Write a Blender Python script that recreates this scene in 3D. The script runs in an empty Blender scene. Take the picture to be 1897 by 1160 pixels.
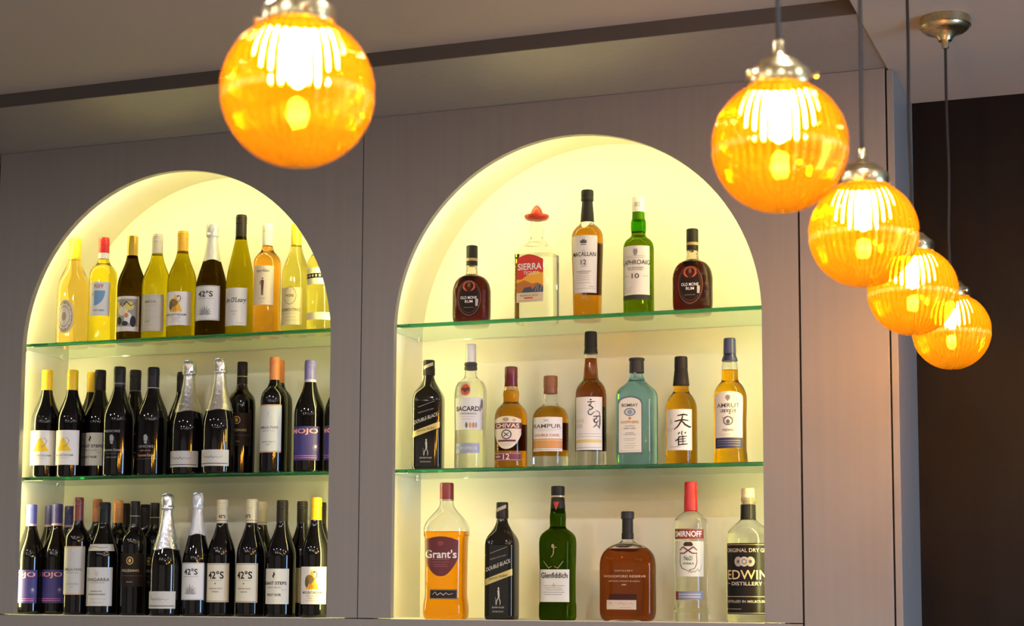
import bpy, bmesh, math, random
from math import pi, sin, cos, radians
from mathutils import Vector, Matrix
random.seed(7)
S = bpy.context.scene
COL = S.collection

# ------------------------------------------------------------------ camera
CAM = (2.82069, -4.0825, 0.0815)
YAW, PITCH, ROLL = 0.36029, 0.10418, 0.00445
fw = Vector((-sin(YAW)*cos(PITCH), cos(YAW)*cos(PITCH), sin(PITCH)))
rt = Vector((cos(YAW), sin(YAW), 0)); up = rt.cross(fw)
r2 = rt*cos(ROLL)+up*sin(ROLL); u2 = up*cos(ROLL)-rt*sin(ROLL)
cd = bpy.data.cameras.new('camera'); cam = bpy.data.objects.new('camera', cd); COL.objects.link(cam)
M = Matrix(((r2.x, u2.x, -fw.x), (r2.y, u2.y, -fw.y), (r2.z, u2.z, -fw.z))).to_4x4()
M.translation = Vector(CAM); cam.matrix_world = M
cd.sensor_fit = 'HORIZONTAL'; cd.sensor_width = 36.0
cd.lens = 3255.273/1897*36.0
cd.shift_y = 167.224/1897
cd.shift_x = 0.5/1897
cd.clip_start = 0.05
cd.dof.use_dof = True; cd.dof.focus_distance = 4.45; cd.dof.aperture_fstop = 6.3
S.camera = cam

# ------------------------------------------------------------------ world, exposure, daylight, added fill
W = bpy.data.worlds.new('world'); S.world = W; W.use_nodes = True
W.node_tree.nodes['Background'].inputs[0].default_value = (.75, .72, .70, 1)
W.node_tree.nodes['Background'].inputs[1].default_value = .2
vs = S.view_settings
vs.view_transform = 'Standard'; vs.look = 'None'; vs.gamma = 1.0; vs.exposure = 0.0; vs.use_curve_mapping = False

def area(name, loc, direction, sx, sy, power, color):
    l = bpy.data.lights.new(name, 'AREA'); l.shape = 'RECTANGLE'; l.size = sx; l.size_y = sy
    l.energy = power; l.color = color
    o = bpy.data.objects.new(name, l); COL.objects.link(o); o.location = loc
    o.rotation_euler = Vector(direction).to_track_quat('-Z', 'Z').to_euler()
    return o
area('window_daylight', (4.97, -1.5, -0.16), (-1, 0, 0), 2.0, .78, 100, (.36, .62, 1.0))
area('added_front_fill', (0.6, -6.9, 0.1), (0, 1, 0), 5.0, 1.9, 9, (1.0, .90, .80))  # unseen fill light added behind the camera to raise the ambient level
for i in range(5):
    for j in range(3):
        d = area('downlight', (-1.2+1.25*i+(.0 if j != 1 else .4), -2.1-1.45*j, 1.285), (0, 0, -1), .11, .11, 11.5, (1.0, .97, .95)); d.data.shape = 'DISK'

# ------------------------------------------------------------------ materials
MATS = {}
def principled(name, color, rough=.5, metal=0., **kw):
    if name in MATS: return MATS[name]
    m = bpy.data.materials.new(name); m.use_nodes = True; MATS[name] = m
    b = m.node_tree.nodes['Principled BSDF']
    b.inputs['Base Color'].default_value = (*color, 1); b.inputs['Roughness'].default_value = rough
    b.inputs['Metallic'].default_value = metal
    for k, v in kw.items(): b.inputs[k.replace('_', ' ')].default_value = v
    return m
def add_bump(m, scale=(40, 40, 40), strength=.1, dist=.001, kind='noise', detail=3., rough_var=0.):
    nt = m.node_tree; b = nt.nodes['Principled BSDF'] if 'Principled BSDF' in nt.nodes else nt.nodes['glass']
    tc = nt.nodes.new('ShaderNodeTexCoord'); mp = nt.nodes.new('ShaderNodeMapping'); mp.inputs['Scale'].default_value = scale
    nt.links.new(tc.outputs['Object'], mp.inputs['Vector'])
    if kind == 'noise':
        t = nt.nodes.new('ShaderNodeTexNoise'); t.inputs['Scale'].default_value = 1.; t.inputs['Detail'].default_value = detail; out = t.outputs['Fac']
    else:
        t = nt.nodes.new('ShaderNodeTexVoronoi'); t.inputs['Scale'].default_value = 1.; out = t.outputs['Distance']
    nt.links.new(mp.outputs['Vector'], t.inputs['Vector'])
    bp = nt.nodes.new('ShaderNodeBump'); bp.inputs['Strength'].default_value = strength; bp.inputs['Distance'].default_value = dist
    nt.links.new(out, bp.inputs['Height']); nt.links.new(bp.outputs['Normal'], b.inputs['Normal'])
    if rough_var:
        r = nt.nodes.new('ShaderNodeMapRange'); r.inputs['To Min'].default_value = b.inputs['Roughness'].default_value-rough_var
        r.inputs['To Max'].default_value = b.inputs['Roughness'].default_value+rough_var
        nt.links.new(out, r.inputs['Value']); nt.links.new(r.outputs['Result'], b.inputs['Roughness'])
    return m
def wood_tint(m, c1, c2, scale):
    nt = m.node_tree; b = nt.nodes['Principled BSDF']
    tc = nt.nodes.new('ShaderNodeTexCoord'); mp = nt.nodes.new('ShaderNodeMapping'); mp.inputs['Scale'].default_value = scale
    t = nt.nodes.new('ShaderNodeTexNoise'); t.inputs['Scale'].default_value = 1.; t.inputs['Detail'].default_value = 4.
    cr = nt.nodes.new('ShaderNodeValToRGB'); cr.color_ramp.elements[0].color = (*c1, 1); cr.color_ramp.elements[1].color = (*c2, 1)
    cr.color_ramp.elements[0].position = .3; cr.color_ramp.elements[1].position = .7
    nt.links.new(tc.outputs['Object'], mp.inputs['Vector']); nt.links.new(mp.outputs['Vector'], t.inputs['Vector'])
    nt.links.new(t.outputs['Fac'], cr.inputs['Fac']); nt.links.new(cr.outputs['Color'], b.inputs['Base Color'])
    return m
def glass(name, color, ior=1.45, rough=0.):
    if name in MATS: return MATS[name]
    m = bpy.data.materials.new(name); m.use_nodes = True; nt = m.node_tree; nt.nodes.clear(); MATS[name] = m
    o = nt.nodes.new('ShaderNodeOutputMaterial'); g = nt.nodes.new('ShaderNodeBsdfGlass'); g.name = 'glass'
    g.inputs['Color'].default_value = (*color, 1); g.inputs['IOR'].default_value = ior; g.inputs['Roughness'].default_value = rough
    nt.links.new(g.outputs[0], o.inputs['Surface']); return m
def tint(name, color):
    if name in MATS: return MATS[name]
    m = bpy.data.materials.new(name); m.use_nodes = True; nt = m.node_tree; nt.nodes.clear(); MATS[name] = m
    o = nt.nodes.new('ShaderNodeOutputMaterial'); g = nt.nodes.new('ShaderNodeBsdfTransparent')
    g.inputs['Color'].default_value = (*color, 1)
    nt.links.new(g.outputs[0], o.inputs['Surface']); return m
def emit(name, color, strength):
    if name in MATS: return MATS[name]
    m = bpy.data.materials.new(name); m.use_nodes = True; nt = m.node_tree; nt.nodes.clear(); MATS[name] = m
    o = nt.nodes.new('ShaderNodeOutputMaterial'); g = nt.nodes.new('ShaderNodeEmission')
    g.inputs['Color'].default_value = (*color, 1); g.inputs['Strength'].default_value = strength
    nt.links.new(g.outputs[0], o.inputs['Surface']); return m
def paint(c, rough=.55, metal=0.):
    return principled('paint %02x%02x%02x %g %g' % (*[int(min(1, max(0, v))**.4545*255) for v in c], rough, metal), c, rough, metal, Specular_IOR_Level=.18 if max(c) < .06 else .5)

laminate = add_bump(principled('taupe laminate', (.235, .215, .195), .42), (60, 60, 3), .05, .0006, rough_var=.05)
wood_tint(laminate, (.222, .205, .185), (.238, .219, .198), (50, 50, 1.5))
plaster = add_bump(principled('painted plaster', (.34, .30, .25), .7), (30, 30, 30), .05)
dark_wall = add_bump(principled('dark stained panel', (.013, .011, .0105), .55, 0., Specular_IOR_Level=.14), (30, 30, 1.2), .1, rough_var=.06)
wood_tint(dark_wall, (.0035, .003, .003), (.0065, .005, .0045), (18, 18, .8))
shadow_strip = principled('painted shade fascia', (.075, .065, .058), .6)  # fascia coloured dark to stand in for the shadow gap at the ceiling step
black = principled('black void paint', (.006, .006, .006), .8)
white = add_bump(principled('white niche paint', (.80, .78, .68), .5), (60, 60, 60), .02)
floor_m = wood_tint(principled('floor boards', (.3, .26, .21), .5), (.28, .23, .18), (.36, .30, .24), (2, 30, 2))
brass = add_bump(principled('aged brass', (.62, .5, .28), .28, 1.), (80, 80, 80), .05, rough_var=.06)
cord_m = principled('black braided cord', (.012, .009, .008), .7)
chrome = principled('chrome', (.8, .8, .8), .12, 1.)
led = emit('warm strip light', (1., .89, .35), 50.0)
bulb_m = emit('lit bulb', (1., .66, .26), 3200.0)

# ------------------------------------------------------------------ object helpers
def mesh_obj(name, verts, faces, mat, parent=None, smooth=False, sharp=None):
    me = bpy.data.meshes.new(name); me.from_pydata([tuple(v) for v in verts], [], faces); me.update()
    if mat is not None:
        for x in (mat if isinstance(mat, (list, tuple)) else [mat]): me.materials.append(x)
    if smooth:
        me.polygons.foreach_set('use_smooth', [True]*len(me.polygons))
        me.set_sharp_from_angle(angle=radians(sharp if sharp else 40))
    o = bpy.data.objects.new(name, me); COL.objects.link(o)
    if parent: o.parent = parent
    return o
def thing(name, label, cat, loc=(0, 0, 0), rz=0., group=None):
    o = bpy.data.objects.new(name, None); o.empty_display_size = .05; COL.objects.link(o)
    o.location = loc; o.rotation_euler = (0, 0, rz); o['label'] = label; o['category'] = cat
    if group: o['group'] = group
    return o
def struct(o): o['kind'] = 'structure'; return o
class MB:
    def __init__(s): s.v = []; s.f = []
    def add(s, v, f):
        n = len(s.v); s.v += [tuple(x) for x in v]; s.f += [tuple(i+n for i in q) for q in f]; return s
    def box(s, x0, x1, y0, y1, z0, z1):
        v = [(x, y, z) for x in (x0, x1) for y in (y0, y1) for z in (z0, z1)]
        return s.add(v, [(0, 1, 3, 2), (4, 6, 7, 5), (0, 4, 5, 1), (2, 3, 7, 6), (0, 2, 6, 4), (1, 5, 7, 3)])
    def obj(s, name, mat, parent=None, smooth=False, sharp=None): return mesh_obj(name, s.v, s.f, mat, parent, smooth, sharp)
def bevel(o, w=.001, n=2):
    m = o.modifiers.new('bevel', 'BEVEL'); m.width = w; m.segments = n; m.limit_method = 'ANGLE'; return o
def box_obj(name, x0, x1, y0, y1, z0, z1, mat, parent=None, bev=0.):
    o = MB().box(x0, x1, y0, y1, z0, z1).obj(name, mat, parent)
    if bev: bevel(o, bev)
    return o
def pchip(P, z):
    n = len(P)
    if z <= P[0][0]: return P[0][1]
    if z >= P[-1][0]: return P[-1][1]
    i = 0
    while P[i+1][0] < z: i += 1
    def d(k):
        if k <= 0 or k >= n-1: return 0. if k in (0,) else 0.
        h0 = P[k][0]-P[k-1][0]; h1 = P[k+1][0]-P[k][0]
        a = (P[k][1]-P[k-1][1])/h0; b = (P[k+1][1]-P[k][1])/h1
        if a*b <= 0: return 0.
        w1 = 2*h1+h0; w2 = h1+2*h0
        return (w1+w2)/(w1/a+w2/b)
    h = P[i+1][0]-P[i][0]; t = (z-P[i][0])/h
    return ((1+2*t)*(1-t)**2*P[i][1] + t*(1-t)**2*h*d(i) + t*t*(3-2*t)*P[i+1][1] + t*t*(t-1)*h*d(i+1))
def sec(th, n, dr):
    """cross-section point for angle th (0 = front, -y), superellipse exponent n, depth ratio dr"""
    s, c = sin(th), cos(th)
    if n == 2: return (s, -c*dr)
    e = 2./n
    return (math.copysign(abs(s)**e, s), -math.copysign(abs(c)**e, c)*dr)
def rings(zr, n=2, dr=1., seg=48, dr_neck=None, rneck=.55, close0=True, close1=True, flip=False):
    """zr: list of (z, r) in metres -> verts, faces"""
    v = []; f = []
    R = max(r for _, r in zr)
    for z, r in zr:
        q = r/R
        nn, dd = n, dr
        if (n != 2 or dr != 1.):
            t = min(1, max(0, (q-rneck)/(.92-rneck))); t = t*t*(3-2*t)
            # blend section from round neck to shaped body
            for k in range(seg):
                th = 2*pi*k/seg
                a = sec(th, n, dr); b = (sin(th), -cos(th))
                v.append((r*(a[0]*t+b[0]*(1-t)), r*(a[1]*t+b[1]*(1-t)), z))
        else:
            for k in range(seg):
                th = 2*pi*k/seg; v.append((r*sin(th), -r*cos(th), z))
    m = len(zr)
    for i in range(m-1):
        for k in range(seg):
            a = i*seg+k; b = i*seg+(k+1) % seg
            f.append((a, b, b+seg, a+seg))
    if close0: f.append(tuple(range(seg-1, -1, -1)))
    if close1: f.append(tuple((m-1)*seg+k for k in range(seg)))
    if flip: f = [q[::-1] for q in f]
    return v, f
def lathe(name, prof, mat, parent, loc=(0, 0, 0), seg=40, smooth=True, sharp=35):
    v, f = rings(prof, seg=seg)
    o = mesh_obj(name, v, f, mat, parent, smooth, sharp); o.location = loc; return o
def tube(name, pts, r, mat, parent, seg=10):
    v = []; f = []
    n = len(pts); P = [Vector(p) for p in pts]
    for i, p in enumerate(P):
        d = (P[min(i+1, n-1)]-P[max(i-1, 0)]).normalized()
        a = d.orthogonal().normalized() if i == 0 else (a - d*a.dot(d)).normalized()
        b = d.cross(a)
        for k in range(seg):
            t = 2*pi*k/seg; v.append(p+a*r*cos(t)+b*r*sin(t))
    for i in range(n-1):
        for k in range(seg):
            f.append((i*seg+k, i*seg+(k+1) % seg, (i+1)*seg+(k+1) % seg, (i+1)*seg+k))
    f.append(tuple(range(seg-1, -1, -1))); f.append(tuple((n-1)*seg+k for k in range(seg)))
    return mesh_obj(name, v, f, mat, parent, True)

# ------------------------------------------------------------------ the room
XL, XR, NW = -0.18281, 0.95772, 0.96
Z1, Z2, ZARC, ZP, ZC = .38014, .75586, .72868, 1.30222, 1.2965
J1, J2, J3, XC, DW = .86494, 2.00865, 2.21907, 2.23687, .31448
PT = .018
ZTOP = 1.3365
struct(box_obj('floor', -3.0, 5.0, -7.0, .6, -1.36, -1.3, floor_m))
# raised ceiling in front of the cabinets, soffit over them, lower ceiling to the right
struct(box_obj('ceiling', -3.0, 2.2254, -7.0, -.41, ZTOP, ZTOP+.05, plaster))
struct(box_obj('trim_1', -3.0, 2.2254, -.41, .6, ZP, ZTOP+.05, laminate))
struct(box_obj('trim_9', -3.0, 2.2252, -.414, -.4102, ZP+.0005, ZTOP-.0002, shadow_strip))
struct(box_obj('ceiling', 2.2254, 5.0, -7.0, .6, ZC, ZTOP+.05, plaster))
struct(box_obj('wall_left', -3.06, -3.0, -7.0, .6, -1.3, ZTOP, plaster))
struct(box_obj('wall_back', XC+.0005, 5.0, DW, DW+.05, -1.3, ZC, dark_wall))
struct(box_obj('wall_rear', -3.0, XC, .45, .5, -1.3, ZTOP, black))
w = MB()
w.box(5.0, 5.06, -7.0, -1.95, -1.3, ZC); w.box(5.0, 5.06, -1.05, .6, -1.3, ZC)
w.box(5.0, 5.06, -1.95, -1.05, .9, ZC); w.box(5.0, 5.06, -1.95, -1.05, -1.3, -1.25)
struct(w.obj('wall_right', plaster))
w = MB()
w.box(-3.0, -1.9, -7.06, -7.0, -1.3, ZTOP); w.box(3.1, 5.0, -7.06, -7.0, -1.3, ZC)
w.box(-1.9, 3.1, -7.06, -7.0, 1.06, ZTOP); w.box(-1.9, 3.1, -7.06, -7.0, -1.3, -.86)
struct(w.obj('wall_front', plaster))
w = MB()
w.box(5.0, 5.04, -1.95, -1.9, -1.25, .9); w.box(5.0, 5.04, -1.1, -1.05, -1.25, .9); w.box(5.0, 5.04, -1.9, -1.1, .85, .9); w.box(5.0, 5.04, -1.9, -1.1, -1.25, -1.17)
struct(w.obj('window_1', dark_wall))
# tall blank panel, end filler and the plinth rail below the niches
struct(bevel(box_obj('trim_2', J2+.0022, J3-.0022, 0, PT, -1.3, ZP-.0005, laminate), .0012))
f_ = MB(); f_.box(J3+.0018, XC, 0, DW-.0005, -1.3, ZC-.0005)
struct(bevel(f_.obj('trim_3', laminate), .0012))
struct(box_obj('trim_4', J2-.03, J3+.0012, PT+.0005, PT+.02, -1.3, ZP-.001, black))
struct(bevel(box_obj('trim_5', -.277, J2-.0022, 0, PT, -1.3, -.0012, laminate), .001))
struct(box_obj('trim_6', -.277, J2-.035, PT+.0005, PT+.012, -1.3, -.02, black))
struct(box_obj('trim_7', -1.4, -.281, .1, .12, -1.3, ZP-.001, black))
struct(box_obj('trim_8', J1-.02, J1+.02, PT+.0005, PT+.004, -.0, ZP-.001, black))

# ------------------------------------------------------------------ the lit arched niches
GAP = .043; DEP = .2823
def arch_pts(xc, r, n=56):
    return [(xc-r*cos(pi*i/n), ZARC+r*sin(pi*i/n)) for i in range(n+1)]
def niche(x0, left, right, label):
    t = thing('arched_wall_niche', label, 'display niche', (x0+NW/2, 0, 0), 0, None)
    ox = x0+NW/2; R = NW/2
    # front panel with the arched opening
    o = MB(); n = 56; A = arch_pts(0, R, n); l, r = left-ox, right-ox; z0, z1 = .0012, ZP-.0006
    V = []; F = []
    outline = [(-R, z0)] + A + [(R, z0)]
    for y in (0., PT):
        V += [(x, y, z) for x, z in outline] + [(x, y, z1) for x, z in A] + [(l, y, z0), (l, y, ZARC), (l, y, z1), (r, y, z0), (r, y, ZARC), (r, y, z1)]
    m = len(outline); k = len(A); tot = m+k+6
    def both(q): F.append(tuple(q)); F.append(tuple(i+tot for i in reversed(q)))
    for i in range(k-1): both((1+i, 2+i, m+i+1, m+i))
    a = m+k
    both((a, 0, 1, a+1)); both((a+1, 1, m, a+2)); both((m-1, a+3, a+4, m-2)); both((m-2, a+4, a+5, m+k-1))
    for i in range(m-1): F.append((i+1, i, i+tot, i+1+tot))
    F.append((a, a+1, a+1+tot, a+tot)); F.append((a+1, a+2, a+2+tot, a+1+tot)); F.append((a+4, a+3, a+3+tot, a+4+tot)); F.append((a+5, a+4, a+4+tot, a+5+tot))
    top = [a+2]+[m+i for i in range(k)]+[a+5]
    for i in range(len(top)-1): F.append((top[i+1]+tot, top[i+1], top[i], top[i]+tot))
    F.append((0, a, a+tot, tot)); F.append((a+3, m-1, m-1+tot, a+3+tot))
    p = mesh_obj('front_panel', V, F, laminate, t)
    # lining: shell of the carcass
    Ri = R+GAP; B = [(-Ri, -.001)]+arch_pts(0, Ri, n)+[(Ri, -.001)]; C = [(-Ri-.012, -.001)]+arch_pts(0, Ri+.012, n)+[(Ri+.012, -.001)]
    V = [(x, PT+.0004, z) for x, z in B]+[(x, DEP, z) for x, z in B]+[(x, PT+.0004, z) for x, z in C]+[(x, DEP, z) for x, z in C]
    q = len(B); F = []
    for i in range(q-1):
        F += [(i, i+1, q+i+1, q+i), (2*q+i+1, 2*q+i, 3*q+i, 3*q+i+1), (i+1, i, 2*q+i, 2*q+i+1)]
    mesh_obj('lining', V, F, white, t, True, 30)
    box_obj('back_board', -Ri-.013, Ri+.013, DEP+.0003, DEP+.015, -.02, ZARC+Ri+.013, white, t)
    fl = MB().box(-Ri, Ri, PT, DEP, -.018, 0).box(-R+.0005, R-.0005, .0012, PT, -.001, 0.0); fl.obj('base_board', white, t)
    # strip light tucked behind the opening's edge: faces the back of the niche
    r0, r1 = R+.012, R+.022
    a0 = [(-r0, .02)]+arch_pts(0, r0, n)+[(r0, .02)]; a1 = [(-r1, .02)]+arch_pts(0, r1, n)+[(r1, .02)]
    V = [(x, PT+.006, z) for x, z in a0]+[(x, PT+.006, z) for x, z in a1]+[(x, PT+.0012, z) for x, z in a0]+[(x, PT+.0012, z) for x, z in a1]; q = len(a0); F = []
    for i in range(q-1): F += [(i, i+1, q+i+1, q+i), (i+1, i, 2*q+i, 2*q+i+1), (q+i, q+i+1, 3*q+i+1, 3*q+i)]
    mesh_obj('light_strip', V, F, led, t)
    return t
niche(XL, -.277, J1-.0014, 'lit arched niche on the left, full of wine bottles')
niche(XR, J1+.0014, J2-.0022, 'lit arched niche holding the spirit bottles, beside the tall blank panel')
green = glass('shelf glass', (.97, 1., .985), 1.5)
nt = green.node_tree
va = nt.nodes.new('ShaderNodeVolumeAbsorption'); va.inputs['Color'].default_value = (.09, .74, .56, 1); va.inputs['Density'].default_value = 9.
nt.links.new(va.outputs[0], nt.nodes['Material Output'].inputs['Volume'])
def shelf(x0, z, label):
    cx = x0+NW/2; Ri = NW/2+GAP-.002
    if z > ZARC: Ri = (Ri**2-(z-ZARC)**2)**.5-.001
    t = thing('glass_shelf', label, 'shelf', (cx, 0, z))
    s = bevel(box_obj('glass_plate', -Ri, Ri, PT+.008, DEP-.003, -.010, -.0001, green, t), .0008, 1)
    for sx in (-1, 1):
        for y in (.06, .235):
            v, f = rings([(-.017, .003), (-.0155, .0045), (-.0115, .0045), (-.0102, .004)], seg=14)
            p = mesh_obj('shelf_pin', v, f, chrome, t, True); p.location = (sx*(Ri-.006), y, 0)
    return t
shelf(XL, Z2, 'upper glass shelf of the left niche carrying white wine bottles')
shelf(XL, Z1, 'lower glass shelf of the left niche carrying red wine bottles')
shelf(XR, Z2, 'upper glass shelf of the right niche carrying five spirit bottles')
shelf(XR, Z1, 'lower glass shelf of the right niche carrying eight spirit bottles')

# ------------------------------------------------------------------ pendant lamps
amber = bpy.data.materials.new('ribbed amber glass'); amber.use_nodes = True; nt = amber.node_tree; nt.nodes.clear()
o_ = nt.nodes.new('ShaderNodeOutputMaterial'); g_ = nt.nodes.new('ShaderNodeBsdfGlass'); tl = nt.nodes.new('ShaderNodeBsdfTranslucent'); tr = nt.nodes.new('ShaderNodeBsdfTransparent')
g_.inputs['Color'].default_value = (1, .86, .32, 1); g_.inputs['IOR'].default_value = 1.45; g_.inputs['Roughness'].default_value = .02
tl.inputs['Color'].default_value = (1, .52, .02, 1); tr.inputs['Color'].default_value = (1, .76, .34, 1)
m1 = nt.nodes.new('ShaderNodeMixShader'); m1.inputs[0].default_value = .020
m2 = nt.nodes.new('ShaderNodeMixShader'); m2.inputs[0].default_value = .50
nt.links.new(g_.outputs[0], m1.inputs[1]); nt.links.new(tl.outputs[0], m1.inputs[2])
nt.links.new(m1.outputs[0], m2.inputs[1]); nt.links.new(tr.outputs[0], m2.inputs[2]); nt.links.new(m2.outputs[0], o_.inputs['Surface'])
GR = .0804
def globe_mesh(ribs=46):
    seg = ribs*6; v = []; f = []
    N = 56; t0 = radians(24)
    prof = []
    for i in range(N+1):
        th = t0+(pi-t0-.05)*i/N; prof.append(th)
    def ring(th, r, amp):
        z = r*cos(th)
        for k in range(seg):
            a = 2*pi*k/seg; rr = r*(1+amp*cos(a*ribs))
            v.append((rr*sin(th)*sin(a), -rr*sin(th)*cos(a), r*cos(th)*(1+amp*cos(a*ribs)*.3)))
    for th in prof:
        band = abs(cos(th)+.02)
        amp = .017*min(1, max(0., (band-.015)/.03))*min(1, sin(th)*2.5)
        ring(th, GR, amp)
    for th in reversed(prof): ring(th, GR-.0035, 0)
    m = 2*(N+1)
    for i in range(m):
        j = (i+1) % m
        for k in range(seg):
            if i == N: pass
            f.append((j*seg+k, j*seg+(k+1) % seg, i*seg+(k+1) % seg, i*seg+k) if True else 0)
    f = [q for q in f]
    # close the bottom pole (outer and inner skins already meet through the last ring pair)
    return v, f
seam = glass('clear glass seam', (1, .88, .62), 1.45, .02)
nt = seam.node_tree; tr = nt.nodes.new('ShaderNodeBsdfTransparent'); tr.inputs['Color'].default_value = (1, .86, .60, 1)
mx = nt.nodes.new('ShaderNodeMixShader'); mx.inputs[0].default_value = .35
t2_ = nt.nodes.new('ShaderNodeBsdfTranslucent'); t2_.inputs['Color'].default_value = (1, .60, .22, 1)
mb_ = nt.nodes.new('ShaderNodeMixShader'); mb_.inputs[0].default_value = .022
nt.links.new(nt.nodes['glass'].outputs[0], mb_.inputs[1]); nt.links.new(t2_.outputs[0], mb_.inputs[2])
nt.links.new(mb_.outputs[0], mx.inputs[1]); nt.links.new(tr.outputs[0], mx.inputs[2]); nt.links.new(mx.outputs[0], nt.nodes['Material Output'].inputs['Surface'])
gv, gf = globe_mesh()
gme = None
def pendant(x, y, z, label, yawn, ceil, rose):
    global gme
    t = thing('globe_pendant_lamp', label, 'pendant lamp', (x, y, z-GR), yawn, 'amber ribbed globe lamps hanging in a row')
    c = GR
    if gme is None:
        o = mesh_obj('glass_globe', gv, gf, [amber, seam], t, True, 60); gme = o.data
        for p in gme.polygons:
            if -.13 < p.center.z/GR < -.04: p.material_index = 1
    else:
        o = bpy.data.objects.new('glass_globe', gme); COL.objects.link(o); o.parent = t
    o.location = (0, 0, c)
    # bulb: clear tubular lamp
    b = [(-.020, .003), (-.018, .007), (-.014, .010), (0, .0115), (.012, .0115), (.020, .010), (.030, .010)]
    b = [(z_, r_) for z_, r_ in b]
    v, f = rings(b, seg=24); ob = mesh_obj('light_bulb', v, f, bulb_m, t, True, 60); ob.location = (0, 0, c+.027)
    lathe('lamp_holder', [(0, .013), (.001, .0165), (.026, .0165), (.027, .014)], brass, t, (0, 0, c+.0455), 24)
    g = GR
    lathe('gallery', [(.905*g, .455*g), (.905*g, .485*g), (.92*g, .49*g), (1.10*g, .485*g), (1.13*g, .47*g), (1.15*g, .45*g), (1.16*g, .40*g), (1.20*g, .38*g), (1.24*g, .33*g), (1.27*g, .30*g), (1.30*g, .285*g), (1.335*g, .17*g), (1.37*g, .13*g), (1.40*g, .11*g), (1.43*g, .095*g), (1.60*g, .085*g), (1.62*g, .06*g)], brass, t, (0, 0, c), 48)
    for k in range(3):
        a = radians(52+120*k); d = Vector((cos(a), sin(a), 0))
        v, f = rings([(0, .0016), (.007, .0016), (.0072, .0036), (.0105, .0042), (.011, .003)], seg=12)
        q = mesh_obj('thumb_screw', v, f, brass, t, True, 30)
        q.rotation_euler = d.to_track_quat('Z', 'Y').to_euler(); q.location = d*.48*g+Vector((0, 0, c+1.02*g))
    top = ceil-(z-GR)
    zz = c+1.6*g; pts = []
    for i in range(25):
        u = i/24; pts.append((.0022*sin(u*9+yawn*5)*(1-u)*min(1, u*6), .0015*cos(u*7)*(1-u)*min(1, u*6), zz+(top-.062-zz)*u))
    pts.append((0, 0, top-.05))
    tube('cord', pts, .0030, cord_m, t)
    lathe('ceiling_rose', [(-.066, .0055), (-.064, .0075), (-.050, .0085), (-.0495, .014), (-.044, .0165), (-.040, .020), (-.034, .026), (-.030, .034), (-.0285, .044), (-.024, .050), (-.019, .0525), (-.018, .0545), (-.0165, .0545), (-.016, .053), (-.0005, .053)], brass, t, (0, 0, top), 48)
LAMPS = [
    (1.9628, -2.4555, .6046, 'largest and nearest amber globe lamp, left of the others', .3, ZTOP),
    (2.3920, -2.0352, .6095, 'second largest amber globe lamp, highest of the overlapping row', 1.1, ZC),
    (2.3994, -1.4741, .6099, 'amber globe lamp in front of the tall blank panel, middle of the overlapping row', 2.0, ZC),
    (2.3900, -.8762, .6190, 'amber globe lamp second from the far end of the overlapping row', .2, ZC),
    (2.3960, -.3350, .6200, 'smallest and farthest amber globe lamp, in front of the dark wall', 2.6, ZC),
]
for (x, y, z, lab, yw, ce) in LAMPS: pendant(x, y, z, lab, yw, ce, True)

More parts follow.
